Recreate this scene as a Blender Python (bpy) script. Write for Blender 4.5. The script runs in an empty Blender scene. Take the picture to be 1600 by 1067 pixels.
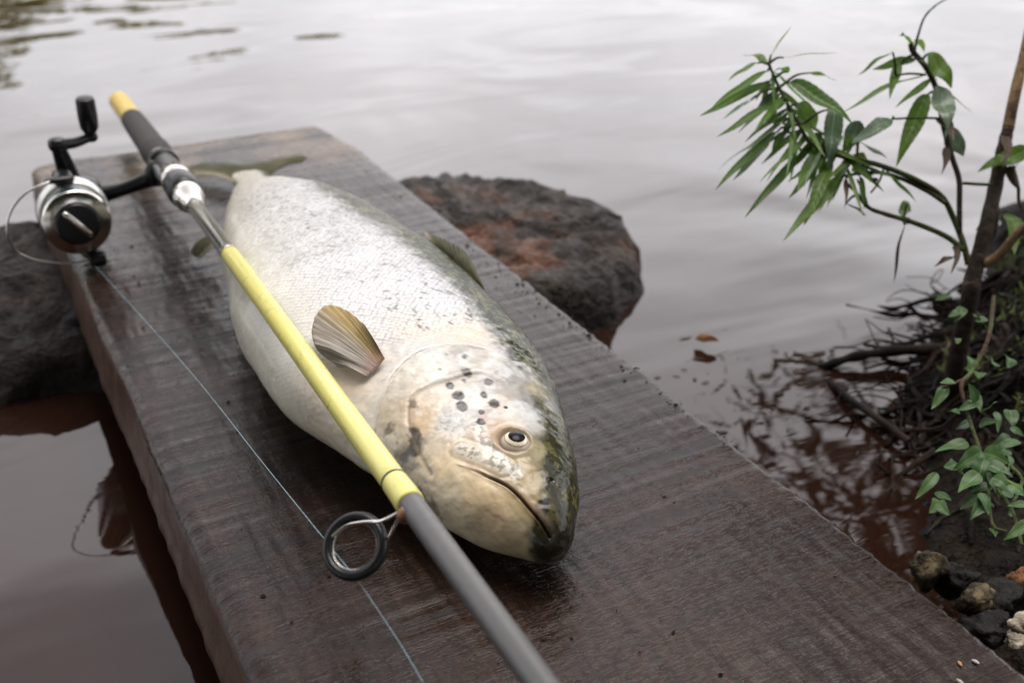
import bpy, math, random
import numpy as np
from mathutils import Vector, Matrix
random.seed(7); rng = np.random.default_rng(7)
ar = np.array
scene = bpy.context.scene
C = scene.collection

# ------------------------------------------------------------------ camera
# world frame: the plank's top is z = 0, it runs along +Y; metres
H = 0.355
FPX = 1742.0
PITCH = math.atan(923 / FPX)
YAW = math.atan(1031 / math.hypot(FPX, 923))
cd = bpy.data.cameras.new('camera'); cam = bpy.data.objects.new('camera', cd); C.objects.link(cam)
cam.location = (0, 0, H)
cam.rotation_euler = (math.pi / 2 - PITCH, 0, -YAW)
cd.sensor_width = 36.0; cd.lens = 36.0 * FPX / 1600
cd.clip_start = 0.02; cd.clip_end = 2000
cd.dof.use_dof = True; cd.dof.focus_distance = 0.54; cd.dof.aperture_fstop = 9.0
scene.camera = cam

# ------------------------------------------------------------------ sky, sun, exposure
SUN_EL, SUN_AZ = math.radians(74), math.radians(60)     # azimuth from +Y towards +X
world = bpy.data.worlds.new('World'); scene.world = world; world.use_nodes = True
wn = world.node_tree; wn.nodes.clear()
def WN(t, **k):
    n = wn.nodes.new(t)
    for a, v in k.items(): setattr(n, a, v)
    return n
wl = wn.links.new
sky = WN('ShaderNodeTexSky', sky_type='NISHITA', sun_disc=False, sun_elevation=SUN_EL, sun_rotation=SUN_AZ, air_density=1.0, dust_density=3.0, ozone_density=1.0)
bw = WN('ShaderNodeRGBToBW'); wl(sky.outputs[0], bw.inputs[0])
tc = WN('ShaderNodeTexCoord')
sep = WN('ShaderNodeSeparateXYZ'); wl(tc.outputs['Generated'], sep.inputs[0])
zc = WN('ShaderNodeMath', operation='ADD'); wl(sep.outputs[2], zc.inputs[0]); zc.inputs[1].default_value = 0.22
zm_ = WN('ShaderNodeMath', operation='MAXIMUM'); wl(zc.outputs[0], zm_.inputs[0]); zm_.inputs[1].default_value = 0.05
dv = WN('ShaderNodeVectorMath', operation='DIVIDE'); wl(tc.outputs['Generated'], dv.inputs[0])
cmb = WN('ShaderNodeCombineXYZ')
for i in range(3): wl(zm_.outputs[0], cmb.inputs[i])
wl(cmb.outputs[0], dv.inputs[1])
nz = WN('ShaderNodeTexNoise'); nz.inputs['Scale'].default_value = 1.5; nz.inputs['Detail'].default_value = 6; nz.inputs['Roughness'].default_value = 0.55
wl(dv.outputs[0], nz.inputs['Vector'])
cr = WN('ShaderNodeMapRange'); cr.inputs[1].default_value = 0.36; cr.inputs[2].default_value = 0.66; cr.inputs[3].default_value = 0.86; cr.inputs[4].default_value = 1.2
wl(nz.outputs[0], cr.inputs[0])
cl = WN('ShaderNodeMath', operation='MULTIPLY'); wl(bw.outputs[0], cl.inputs[0]); wl(cr.outputs[0], cl.inputs[1])
hz = WN('ShaderNodeValToRGB'); hz.color_ramp.interpolation = 'EASE'; he = hz.color_ramp.elements     # hazy cloud: brightest low down, greyer overhead
for i_, (p_, v_, w_) in enumerate([(.0, .5, 0), (.15, .54, 0), (.36, .90, .25), (.52, .66, .7), (.68, .34, 1), (.9, .27, .8)]):
    e_ = he[i_] if i_ < 2 else he.new(p_); e_.position = p_; e_.color = (v_, v_ * (1 - .06 * w_), v_ * (1 - .075 * w_), 1)
wl(sep.outputs[2], hz.inputs[0])
hz2 = WN('ShaderNodeMix', data_type='RGBA', blend_type='MULTIPLY'); hz2.inputs[0].default_value = 1; wl(hz.outputs[0], hz2.inputs[6]); hz2.inputs[7].default_value = (2.6, 2.6, 2.6, 1)
cl2 = WN('ShaderNodeMix', data_type='RGBA', blend_type='MULTIPLY'); cl2.inputs[0].default_value = 1; wl(cl.outputs[0], cl2.inputs[6]); wl(hz2.outputs[2], cl2.inputs[7])
tint = WN('ShaderNodeMix', data_type='RGBA', blend_type='MULTIPLY'); tint.inputs[0].default_value = 1
tint.inputs[6].default_value = (1.0, 0.975, 0.98, 1); wl(cl2.outputs[2], tint.inputs[7])
mixs = WN('ShaderNodeMix', data_type='RGBA'); mixs.inputs[0].default_value = 0.86
wl(sky.outputs[0], mixs.inputs[6]); wl(tint.outputs[2], mixs.inputs[7])
bg = WN('ShaderNodeBackground'); bg.inputs[1].default_value = 0.15
wl(mixs.outputs[2], bg.inputs[0])
wo = WN('ShaderNodeOutputWorld'); wl(bg.outputs[0], wo.inputs[0])

sd = bpy.data.lights.new('sun', 'SUN'); sun = bpy.data.objects.new('sun', sd); C.objects.link(sun)
sd.energy = 0.9; sd.angle = math.radians(40); sd.color = (1, 0.96, 0.9)
sdir = Vector((math.cos(SUN_EL) * math.sin(SUN_AZ), math.cos(SUN_EL) * math.cos(SUN_AZ), math.sin(SUN_EL)))
sun.rotation_euler = sdir.to_track_quat('Z', 'Y').to_euler()
scene.view_settings.view_transform = 'Standard'; scene.view_settings.look = 'None'
scene.view_settings.exposure = 1.42; scene.view_settings.gamma = 1.0; scene.view_settings.use_curve_mapping = False

# ------------------------------------------------------------------ surveying helpers
_cm = cam.rotation_euler.to_matrix()
def ray(x, y): return _cm @ Vector(((x - 800) / FPX, (533.5 - y) / FPX, -1.0))
def onz(x, y, z):
    d = ray(x, y); return Vector((0, 0, H)) + d * ((z - H) / d.z)
def deep(x, y, dist): return Vector((0, 0, H)) + ray(x, y) * dist

# ------------------------------------------------------------------ object helpers
def props(o, label=None, cat=None, group=None, kind=None):
    for k, v in (('label', label), ('category', cat), ('group', group), ('kind', kind)):
        if v: o[k] = v
    return o
def empty(name, loc, label, cat, group=None):
    o = bpy.data.objects.new(name, None); C.objects.link(o); o.location = loc; o.empty_display_size = .02
    return props(o, label, cat, group)
def link(name, me, mat, parent=None, smooth=True, loc=None):
    o = bpy.data.objects.new(name, me); C.objects.link(o)
    if mat and not me.materials: me.materials.append(mat)
    if smooth and len(me.polygons): me.polygons.foreach_set('use_smooth', [True] * len(me.polygons))
    if parent: o.parent = parent
    if loc is not None: o.location = loc
    elif parent: o.location = tuple(-a for a in top(parent))
    return o
def top(o):
    v = ar(o.location, float)
    while o.parent: o = o.parent; v = v + ar(o.location)
    return v
def mesh(name, v, f):
    me = bpy.data.meshes.new(name); me.from_pydata([tuple(map(float, p)) for p in v], [], [tuple(map(int, q)) for q in f]); me.update(); return me
class MB:
    """collects vertices and faces of one mesh"""
    def __init__(s): s.v = []; s.f = []
    def add(s, v, f):
        n = len(s.v); s.v += [tuple(p) for p in v]; s.f += [tuple(i + n for i in q) for q in f]; return s
    def tube(s, pts, rad, n=12, caps=True, flat=None):
        pts = [Vector(p) for p in pts]; m = len(pts)
        if not hasattr(rad, '__len__'): rad = [rad] * m
        t0 = (pts[1] - pts[0]).normalized()
        a = t0.orthogonal().normalized(); v = []; 
        for i, p in enumerate(pts):
            t = (pts[min(i + 1, m - 1)] - pts[max(i - 1, 0)]).normalized()
            a = (a - t * a.dot(t)).normalized(); b = t.cross(a)
            for k in range(n):
                w = 2 * math.pi * k / n; v.append(p + (a * math.cos(w) + b * math.sin(w)) * rad[i])
        f = [(i * n + k, i * n + (k + 1) % n, (i + 1) * n + (k + 1) % n, (i + 1) * n + k) for i in range(m - 1) for k in range(n)]
        if caps: f += [tuple(range(n - 1, -1, -1)), tuple((m - 1) * n + k for k in range(n))]
        return s.add(v, f)
    def lathe(s, o, ax, prof, n=48, closed=False):
        """prof: (distance along axis, radius)"""
        o = Vector(o); ax = Vector(ax).normalized(); a = ax.orthogonal().normalized(); b = ax.cross(a); v = []
        for h, r in prof:
            for k in range(n):
                w = 2 * math.pi * k / n; v.append(o + ax * h + (a * math.cos(w) + b * math.sin(w)) * max(r, 1e-5))
        m = len(prof)
        f = [(i * n + k, i * n + (k + 1) % n, (i + 1) * n + (k + 1) % n, (i + 1) * n + k) for i in range(m - 1) for k in range(n)]
        if closed: f += [((m - 1) * n + k, (m - 1) * n + (k + 1) % n, (k + 1) % n, k) for k in range(n)]
        else: f += [tuple(range(n - 1, -1, -1)), tuple((m - 1) * n + k for k in range(n))]
        return s.add(v, f)
    def torus(s, o, ax, R, r, n=48, m=14, sq=1.0):
        prof = [(r * sq * math.sin(2 * math.pi * j / m), R + r * math.cos(2 * math.pi * j / m)) for j in range(m)]
        return s.lathe(o, ax, prof, n, True)
    def hull(s, o, ex, ey, ez, sx, sy, sz, p=3.0, nu=28, nv=16):
        """rounded block: superellipsoid with half sizes sx, sy, sz"""
        o, ex, ey, ez = map(Vector, (o, ex, ey, ez)); v = []
        P = lambda c: math.copysign(abs(c) ** (2 / p), c)
        for j in range(nv + 1):
            b = -math.pi / 2 + math.pi * j / nv
            for i in range(nu):
                a = 2 * math.pi * i / nu
                v.append(o + ex * (sx * P(math.cos(b)) * P(math.cos(a))) + ey * (sy * P(math.cos(b)) * P(math.sin(a))) + ez * (sz * P(math.sin(b))))
        f = [(j * nu + i, j * nu + (i + 1) % nu, (j + 1) * nu + (i + 1) % nu, (j + 1) * nu + i) for j in range(nv) for i in range(nu)]
        return s.add(v, f)
    def build(s, name, mat, parent=None, smooth=True, edge=None):
        me = mesh(name, s.v, s.f)
        o = link(name, me, mat, parent, smooth)
        if smooth:
            md = o.modifiers.new('edge', 'EDGE_SPLIT'); md.split_angle = math.radians(edge or 40)
        return o
def bez(pts, n=8):
    """Catmull-Rom through points"""
    P = [Vector(p) for p in pts]; P = [P[0] * 2 - P[1]] + P + [P[-1] * 2 - P[-2]]; out = []
    for i in range(1, len(P) - 2):
        for k in range(n):
            t = k / n; a, b, c, d = P[i - 1:i + 3]
            out.append(0.5 * ((2 * b) + (c - a) * t + (2 * a - 5 * b + 4 * c - d) * t * t + (3 * b - a - 3 * c + d) * t ** 3))
    out.append(P[-2]); return out
# smooth value noise in numpy, for shaping meshes
_g = rng.random((32, 32, 32))
def vnoise(p):
    p = np.asarray(p, float); i = np.floor(p).astype(int); t = p - i; t = t * t * (3 - 2 * t); r = 0
    for dx in (0, 1):
        for dy in (0, 1):
            for dz in (0, 1):
                w = (t[..., 0] if dx else 1 - t[..., 0]) * (t[..., 1] if dy else 1 - t[..., 1]) * (t[..., 2] if dz else 1 - t[..., 2])
                r = r + w * _g[(i[..., 0] + dx) % 32, (i[..., 1] + dy) % 32, (i[..., 2] + dz) % 32]
    return r * 2 - 1
def fbm(p, o=4, g=.5):
    p = np.asarray(p, float); r = 0; a = 1.0
    for k in range(o): r = r + a * vnoise(p * 2 ** k + 7.3 * k); a *= g
    return r
def sstep(a, b, x):
    t = np.clip((x - a) / (b - a), 0, 1); return t * t * (3 - 2 * t)

# ------------------------------------------------------------------ material helpers
class M:
    def __init__(s, name, **k):
        s.m = bpy.data.materials.new(name); s.m.use_nodes = True; s.t = s.m.node_tree
        s.b = s.t.nodes['Principled BSDF']
        s.o = s.t.nodes['Material Output']
        for a, v in k.items(): s.set(a, v)
    names = dict(col='Base Color', rough='Roughness', metal='Metallic', ior='IOR', coat='Coat Weight', coatr='Coat Roughness', spec='Specular IOR Level', trans='Transmission Weight', sss='Subsurface Weight', aniso='Anisotropic')
    def set(s, a, v):
        i = s.b.inputs[s.names[a]]
        if hasattr(v, 'is_linked') or hasattr(v, 'links'): s.t.links.new(v, i)
        else: i.default_value = (*v, 1) if a == 'col' else v
        return s
    def n(s, t, ins=None, **k):
        n = s.t.nodes.new(t)
        for a, v in k.items(): setattr(n, a, v)
        for a, v in (ins or {}).items():
            i = n.inputs[a]
            if hasattr(v, 'links'): s.t.links.new(v, i)
            else: i.default_value = v
        return n
    def coord(s, kind='Object', scale=(1, 1, 1), rot=(0, 0, 0)):
        c = s.n('ShaderNodeTexCoord').outputs[kind] if kind != 'Pos' else s.n('ShaderNodeNewGeometry').outputs['Position']
        return s.n('ShaderNodeMapping', {'Vector': c, 'Scale': scale, 'Rotation': rot}).outputs[0]
    def noise(s, co, scale, detail=4, rough=.55, dist=0): return s.n('ShaderNodeTexNoise', {'Vector': co, 'Scale': scale, 'Detail': detail, 'Roughness': rough, 'Distortion': dist}).outputs[0]
    def rng(s, x, a, b, c=0., d=1., smooth=False):
        return s.n('ShaderNodeMapRange', {0: x, 1: a, 2: b, 3: c, 4: d}, interpolation_type='SMOOTHSTEP' if smooth else 'LINEAR').outputs[0]
    def math(s, op, a, b=0.): return s.n('ShaderNodeMath', {0: a, 1: b}, operation=op).outputs[0]
    def mix(s, f, a, b, mode='MIX'):
        c = lambda v: v if hasattr(v, 'links') else (*v, 1)
        return s.n('ShaderNodeMix', {0: f, 6: c(a), 7: c(b)}, data_type='RGBA', blend_type=mode).outputs[2]
    def ramp(s, f, stops):
        n = s.n('ShaderNodeValToRGB', {0: f}); e = n.color_ramp.elements
        for i, (p, c) in enumerate(stops):
            q = e[i] if i < 2 else e.new(p); q.position = p; q.color = (*c, 1)
        return n.outputs[0]
    def attr(s, name): return s.n('ShaderNodeAttribute', attribute_name=name)
    def bump(s, h, dist, strength=1.0, normal=None):
        d = {'Height': h, 'Distance': dist, 'Strength': strength}
        if normal is not None: d['Normal'] = normal
        o = s.n('ShaderNodeBump', d).outputs[0]; s.t.links.new(o, s.b.inputs['Normal']); return o
WATER_Z = -0.095

# ================================================================== SETTING
# ---- water: peat-brown lake, gently rippled
m = M('peat_water', rough=.02, ior=1.5)
co = m.coord('Pos')
big = m.noise(m.coord('Pos', (1, 1, 1), (0, 0, math.radians(27))), 2.2, 2, .5, .6)
cos_ = m.coord('Pos', (.45, 1.25, 1), (0, 0, math.radians(27)))
mid = m.noise(cos_, 5.0, 2, .5, .8)
fine = m.noise(cos_, 26.0, 3, .5, .3)
hgt = m.math('ADD', m.math('MULTIPLY', mid, .20), m.math('MULTIPLY', fine, .012))
hgt = m.math('ADD', hgt, m.math('MULTIPLY', big, 1.2))
m.bump(hgt, .011, 1.0)
m.set('col', m.mix(m.rng(m.noise(co, 3, 3), .35, .7), (.013, .0052, .0032), (.018, .0080, .0055)))
n = 60
g = []
def spaced(k):
    t = (k / n) * 2 - 1; return math.copysign(abs(t) ** 3 * 600 + abs(t) * 2, t)
for j in range(n + 1):
    for i in range(n + 1): g.append((spaced(i), spaced(j), WATER_Z))
f = [(j * (n + 1) + i, j * (n + 1) + i + 1, (j + 1) * (n + 1) + i + 1, (j + 1) * (n + 1) + i) for j in range(n) for i in range(n)]
props(link('water', mesh('water', g, f), m.m), kind='structure')

# ---- earth bank at the right, dark wet soil
m = M('wet_soil', rough=.7, spec=.08)
co = m.coord('Pos')
a = m.noise(co, 40, 6, .65); b = m.noise(co, 170, 4, .6)
m.set('col', m.ramp(a, [(.3, (.003, .0025, .002)), (.52, (.009, .0065, .0045)), (.75, (.028, .02, .013))]))
m.bump(m.math('ADD', a, m.math('MULTIPLY', b, .4)), .012)
SOIL = m.m
shore = ar([(1.9, .76), (.95, .74), (.86, .66), (.715, .575), (.600, .50), (.545, .435), (.50, .385), (.452, .335), (.425, .28), (.40, .18), (.385, 0.), (.30, -.35), (.0, -.6), (-1.2, -.8), (-3.5, -1.0)])
shore = shore * 1.055
def sdist(P):
    """signed distance to the shore line, positive on land"""
    best = np.full(P.shape[0], 9.); sg = np.ones(P.shape[0])
    for a, b in zip(shore[:-1], shore[1:]):
        e = b - a; t = np.clip(((P - a) @ e) / (e @ e), 0, 1); q = P - (a + t[:, None] * e); d = np.hypot(q[:, 0], q[:, 1])
        s = np.sign(e[0] * (P[:, 1] - a[1]) - e[1] * (P[:, 0] - a[0]))
        k = d < best; best[k] = d[k]; sg[k] = s[k]
    return best * sg
def bank_z(P):
    d = sdist(P) + .012 * fbm(np.c_[P * 28, P[:, :1] * 0 + 2.2], 3)
    hi = sstep(.37, .47, P[:, 1] - .10 * (P[:, 0] - .6)) * sstep(.38, .5, P[:, 0])
    z = WATER_Z + sstep(-.03, .0, d) * .03 - .03 + .018 * sstep(0, .05, d) + .05 * sstep(.05, .5, d) + hi * (.052 * sstep(.005, .11, d) + .035 * sstep(.08, .25, d))
    return z + fbm(np.c_[P * 45, P[:, :1] * 0 + 5], 4) * .009 * sstep(-.01, .04, d)
gx = np.concatenate([np.linspace(-3.5, .34, 40, endpoint=False), np.linspace(.34, 1.0, 190, endpoint=False), np.linspace(1.0, 1.9, 30)])
gy = np.concatenate([np.linspace(-3.0, -.05, 40, endpoint=False), np.linspace(-.05, .80, 230)])
X, Y = np.meshgrid(gx, gy); P = np.c_[X.ravel(), Y.ravel()]
Z = bank_z(P); nx = len(gx)
keep = (sdist(P) > -.06).reshape(X.shape)
f = [(j * nx + i, j * nx + i + 1, (j + 1) * nx + i + 1, (j + 1) * nx + i) for j in range(len(gy) - 1) for i in range(nx - 1) if keep[j:j + 2, i:i + 2].any()]
props(link('earth_bank', mesh('earth_bank', np.c_[P, Z], f), SOIL), kind='structure')
def ground(x, y): return max(float(bank_z(ar([[x, y]]))[0]), WATER_Z)

# ================================================================== ROCKS
m = M('dark_rock', rough=.42, spec=.25)
co = m.coord('Pos')
a = m.noise(co, 16, 6, .62, .4); b = m.noise(co, 110, 4, .6); r = m.noise(co, 9, 4, .6)
base = m.ramp(a, [(.28, (.006, .0045, .0037)), (.5, (.019, .014, .0105)), (.74, (.046, .034, .026))])
m.set('col', m.mix(m.math('MULTIPLY', m.rng(r, .54, .68), .62), base, (.17, .062, .024)))
m.set('rough', m.rng(b, .3, .7, .42, .7))
m.bump(m.math('ADD', m.math('MULTIPLY', a, 1.0), m.math('MULTIPLY', b, .5)), .018)
ROCK = m.m
m = M('black_rock', rough=.6, spec=.22); co = m.coord('Pos'); a = m.noise(co, 22, 7, .66, .5); b = m.noise(co, 120, 5, .65)
m.set('col', m.ramp(a, [(.3, (.008, .0063, .0056)), (.5, (.026, .020, .0175)), (.72, (.075, .058, .05))])); m.bump(m.math('ADD', a, m.math('MULTIPLY', b, .6)), .030)
ROCK2 = m.m
def slab(name, outline, zc, label, seed, ledge=None, dome=.012, mat=None):
    """flat boulder from a plan outline: loft of shrinking rings, broken by noise"""
    o = ar([tuple(p)[:2] for p in bez([(*q, 0) for q in list(outline) + [outline[0]]], 14)])[:-1]
    k = len(o); o = o * 1.03; cen = o.mean(0); rings = []
    prof = [(1.06, WATER_Z - .12), (1.05, WATER_Z - .03), (1.02, WATER_Z), (1.0, WATER_Z + .008), (.975, WATER_Z + (zc - WATER_Z) * .55), (.94, WATER_Z + (zc - WATER_Z) * .85), (.87, zc)] + [(s, zc + dome * (1 - s)) for s in np.linspace(.8, .03, 16)]
    for s, z in prof: rings.append(np.c_[cen + (o - cen) * s, np.full(k, z)])
    V = np.concatenate(rings)
    nn = fbm(V * 17 + seed, 4); n2 = fbm(V * 17 + seed + 50, 4); n3 = fbm(V * 30 + seed + 90, 4)
    top_ = np.minimum(1, np.concatenate([np.full(k, .25 if i < 4 else 1.) for i in range(len(prof))]))
    V[:, 0] += nn * .012; V[:, 1] += n2 * .012; V[:, 2] += (np.minimum(n3, .22) * .009 + .005 * fbm(V * 95 + seed, 3)) * top_
    if ledge is not None:
        V[:, 2] -= ledge(V[:, 0], V[:, 1]) * (V[:, 2] > WATER_Z + .004)
    f = [(i * k + j, i * k + (j + 1) % k, (i + 1) * k + (j + 1) % k, (i + 1) * k + j) for i in range(len(prof) - 1) for j in range(k)]
    f.append(tuple((len(prof) - 1) * k + j for j in range(k)))
    return props(link(name, mesh(name, V, f), mat or ROCK), label, 'rock')
slab('rock', [(.33, .77), (.42, .73), (.48, .728), (.530, .762), (.565, .815), (.588, .88), (.560, .955), (.485, 1.03), (.40, 1.065), (.30, 1.04), (.28, .9)], -.056,
     'dark rock with rust orange stains beside the fish', 3.1, dome=.004)
slab('rock', [(-.16, .85), (-.05, .825), (.05, .805), (.13, .795), (.22, .82), (.24, .95), (.20, 1.06), (.08, 1.085), (-.06, 1.10), (-.2, 1.08), (-.24, .95)], -.044,
     'dark rock with a stepped ledge under the reel', 12.7, ledge=lambda x, y: .010 * (1 - sstep(.93, .955, y + .012 * np.sin(x * 60))), mat=ROCK2)

# ================================================================== PLANK
m = M('wet_wood', rough=.3)
co = m.coord('Object')
grain = m.noise(m.coord('Object', (190, 9, 60)), 1.0, 5, .6, .4)
grain2 = m.noise(m.coord('Object', (620, 60, 200)), 1.0, 3, .6)
saw = m.noise(m.coord('Object', (3.5, 150, 60), (0, 0, math.radians(-3))), 1.0, 4, .65, .2)
saw2 = m.noise(m.coord('Object', (10, 520, 60), (0, 0, math.radians(-3))), 1.0, 3, .6)
patch = m.noise(co, 14, 5, .6)
band = m.noise(m.coord('Object', (2.2, 62, 20), (0, 0, math.radians(-3))), 1.0, 3, .55, .3)
speck = m.noise(co, 420, 2, .5)
dash = m.noise(m.coord('Object', (170, 950, 300), (0, 0, math.radians(-4))), 1.0, 3, .6)
ridge = m.noise(m.coord('Object', (1100, 150, 300), (0, 0, math.radians(5))), 1.0, 3, .6)
col = m.ramp(m.math('ADD', m.math('MULTIPLY', grain, .5), m.math('MULTIPLY', patch, .5)), [(.3, (.0044, .0022, .0015)), (.5, (.0140, .0070, .0046)), (.72, (.036, .0185, .0122))])
col = m.mix(m.rng(saw, .60, .72, 0, .5), col, (.006, .004, .0035))
col = m.mix(m.rng(band, .50, .66, 0, .7), col, (.004, .0028, .0024))
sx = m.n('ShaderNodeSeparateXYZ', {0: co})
dry_sheen = m.math('MULTIPLY', m.rng(sx.outputs[1], .92, 1.12, 0, 1, True), m.rng(patch, .42, .62))  # far end: drier wood patches, with grazing sheen also put into the colour
col = m.mix(m.math('MULTIPLY', dry_sheen, .55), col, (.24, .175, .115))
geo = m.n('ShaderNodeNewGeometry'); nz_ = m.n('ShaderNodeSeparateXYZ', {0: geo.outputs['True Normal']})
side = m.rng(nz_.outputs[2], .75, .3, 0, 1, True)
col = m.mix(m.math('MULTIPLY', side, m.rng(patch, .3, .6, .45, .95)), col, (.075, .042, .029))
col = m.mix(m.rng(dash, .56, .66, 0, .75), col, (.003, .002, .0017))
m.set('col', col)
m.set('rough', m.math('ADD', m.math('ADD', m.math('ADD', m.rng(patch, .35, .65, .11, .21), m.rng(band, .45, .7, 0, .18)), m.math('MULTIPLY', side, .2)), m.math('MULTIPLY', m.rng(speck, .5, .7), .1)))
h = m.math('ADD', m.math('MULTIPLY', m.rng(saw, .58, .70), -.22), m.math('MULTIPLY', grain, .2))
h = m.math('ADD', h, m.math('MULTIPLY', saw2, .30)); h = m.math('ADD', h, m.math('MULTIPLY', m.rng(band, .48, .68), -.25)); h = m.math('ADD', h, m.math('MULTIPLY', grain2, .16)); h = m.math('ADD', h, m.math('MULTIPLY', m.rng(speck, .56, .70), -.12))
h = m.math('ADD', h, m.math('MULTIPLY', m.rng(dash, .52, .66), -.13)); h = m.math('ADD', h, m.math('MULTIPLY', m.math('MULTIPLY', ridge, m.rng(patch, .45, .6)), .22))
m.bump(h, .00048, 1.0); m.set('spec', .2)
WOOD = m.m
PL, PR, PY0, PY1, PT = .0665, .366, -.28, 1.128, .043
ys = np.concatenate([np.linspace(PY0, .15, 40, endpoint=False), np.linspace(.15, 1.09, 520, endpoint=False), np.linspace(1.09, PY1, 26)])
nt, ns = 150, 9
rows = []
for y in ys:
    e = PY1 - y
    rl = .007 - math.sqrt(max(0, .007 ** 2 - max(0, .007 - e) ** 2)) if e < .007 else 0
    rr = .010 - math.sqrt(max(0, .010 ** 2 - max(0, .010 - e) ** 2)) * 1. if e < .010 else 0
    nL = vnoise(ar([[y * 30, 1.5, .2], [y * 130, 3.1, .7], [y * 8, 4.4, .7]])); nR = vnoise(ar([[y * 34, 7.5, .2], [y * 190, 9.1, .7], [y * 420, 2.2, .3]]))
    xl = PL + rl + .0004 * nL[0] + .0003 * nL[1] + .0010 * nL[2]
    xr = PR - rr * .9 - max(0, (y - 1.04)) * .12 + .0008 * nR[0] + .0009 * nR[1] + .0008 * nR[2]
    t = np.linspace(0, 1, nt); t = t + .06 * np.sin(2 * np.pi * t) * -.5
    x = xl + (xr - xl) * t
    z = -.003 * np.exp(-((x - xl) / .0035)) - .002 * np.exp(-((xr - x) / .0022))
    L = [(xl - .0015 - .0045 * s + .0009 * vnoise(ar([[y * 12, s * 3, 3.3]]))[0] + .0006 * vnoise(ar([[y * 90, s * 5, 1.3]]))[0], -.005 - (PT - .005) * s) for s in np.linspace(0, 1, ns)]
    Rr = [(xr + .0006 - .004 * s, -.0035 - (PT - .0035) * s) for s in np.linspace(0, 1, ns)]
    ring = list(zip(x, z)) + Rr + [(xr - .02, -PT), (xl + .02, -PT)] + L[::-1]
    rows.append([(a, y, b) for a, b in ring])
k = len(rows[0]); V = ar(rows).reshape(-1, 3)
V[:, 2] += np.where(np.abs(V[:, 2]) < .03, .0006 * fbm(V * ar([9, 4, 1]) + 3, 2) + .00028 * fbm(V * ar([14, 170, 1]) + 8, 3) + .00022 * fbm(V * ar([260, 40, 1]), 2), 0)
V[:, 1] += np.where(V[:, 1] > PY1 - .002, .003 * fbm(V * ar([40, 0, 30]) + 2, 3), 0)
f = [(i * k + j, i * k + (j + 1) % k, (i + 1) * k + (j + 1) % k, (i + 1) * k + j) for i in range(len(ys) - 1) for j in range(k)]
f += [tuple(range(k)), tuple((len(ys) - 1) * k + j for j in range(k - 1, -1, -1))]
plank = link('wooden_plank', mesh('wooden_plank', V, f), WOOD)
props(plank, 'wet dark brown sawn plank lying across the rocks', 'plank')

# ================================================================== FISH
K = ar([.356, .3585, .368, .39, .44, .48, .53, .59, .66, .73, .80, .86, .91, .95])
FC = ar([.2093, .2106, .2119, .2092, .211, .21, .2037, .2022, .2035, .2049, .2114, .2198, .2282, .2371])
FB = ar([.004, .008, .0151, .0319, .0505, .0641, .0739, .0749, .0655, .0512, .0386, .0290, .0224, .0167])
FT = ar([.003, .0095, .0165, .024, .0305, .037, .042, .0455, .0465, .0435, .0335, .0237, .0149, .0093])
FZ = ar([.026, .026, .0275, .031, .035, .039, .043, .0462, .0472, .0442, .0345, .0251, .0172, .0121])
def spl(xk, yk, x):
    x = np.asarray(x, float)
    h = np.diff(xk); d = np.diff(yk) / h; mm = np.zeros_like(yk)
    mm[1:-1] = np.where(d[:-1] * d[1:] > 0, 2 * d[:-1] * d[1:] / (d[:-1] + d[1:] + 1e-15), 0); mm[0] = d[0]; mm[-1] = d[-1]
    i = np.clip(np.searchsorted(xk, x) - 1, 0, len(xk) - 2); t = (x - xk[i]) / h[i]
    return (2 * t ** 3 - 3 * t ** 2 + 1) * yk[i] + (t ** 3 - 2 * t ** 2 + t) * h[i] * mm[i] + (-2 * t ** 3 + 3 * t ** 2) * yk[i + 1] + (t ** 3 - t ** 2) * h[i] * mm[i + 1]
def fish_at(S, PHI):
    c_, b_, t_, z_ = [spl(K, q, S) for q in (FC, FB, FT, FZ)]
    co, si = np.cos(PHI), np.sin(PHI)
    return np.stack([c_ + b_ * np.sign(co) * np.abs(co) ** .95, S + 0 * PHI, np.maximum(z_ + t_ * np.sign(si) * np.abs(si) ** .95, .0012)], -1)
S = np.concatenate([.356 + .02 * np.linspace(0, 1, 60, endpoint=False) ** 1.6, np.linspace(.376, .485, 300, endpoint=False), np.linspace(.485, .70, 330, endpoint=False), np.linspace(.70, .95, 200), .95 + np.linspace(.002, .03, 14)])
S0 = np.minimum(S, .95)
PH = np.concatenate([np.linspace(-.7, math.pi + .75, 430, endpoint=False), np.linspace(math.pi + .75, 2 * math.pi - .7, 40, endpoint=False)])
SS, PP = np.meshgrid(S0, PH, indexing='ij')
G = fish_at(SS, PP)
# the tail root flattens into the tail fin
tail = np.clip((S - .95) / .03, 0, 1)[:, None]
G[..., 1] = S[:, None]; zc_ = .012; G[..., 2] = zc_ * tail + G[..., 2] * (1 - tail) + (G[..., 2] - zc_) * .35 * tail
G[..., 0] = .2371 + (G[..., 0] - .2371) * (1 - .05 * tail)
Tu = np.gradient(G, axis=0); Tv = np.gradient(G, axis=1)
N = np.cross(Tv, Tu); N /= np.linalg.norm(N, axis=-1, keepdims=True) + 1e-12
if (N[400, 200] @ ar([0, 0, 1])) < 0: N = -N
N[..., 1] = np.where(np.abs(N[..., 1]) > .0, N[..., 1], 0)
V = G.reshape(-1, 3); NV = N.reshape(-1, 3); SV = SS.ravel(); PV = PP.ravel()
hd = np.where((S[:, None] + 0 * PP).ravel() < .50)[0]; Hp = V[hd]
upm = sstep(.012, .024, Hp[:, 2])             # relief and markings on the upper side
def poly_d(P, L):
    L = ar(L); best = np.full(len(P), 9.)
    for a, b in zip(L[:-1], L[1:]):
        e = b - a; t = np.clip(((P - a) @ e) / (e @ e), 0, 1); best = np.minimum(best, np.linalg.norm(P - (a + t[:, None] * e), axis=1))
    return best
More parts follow.
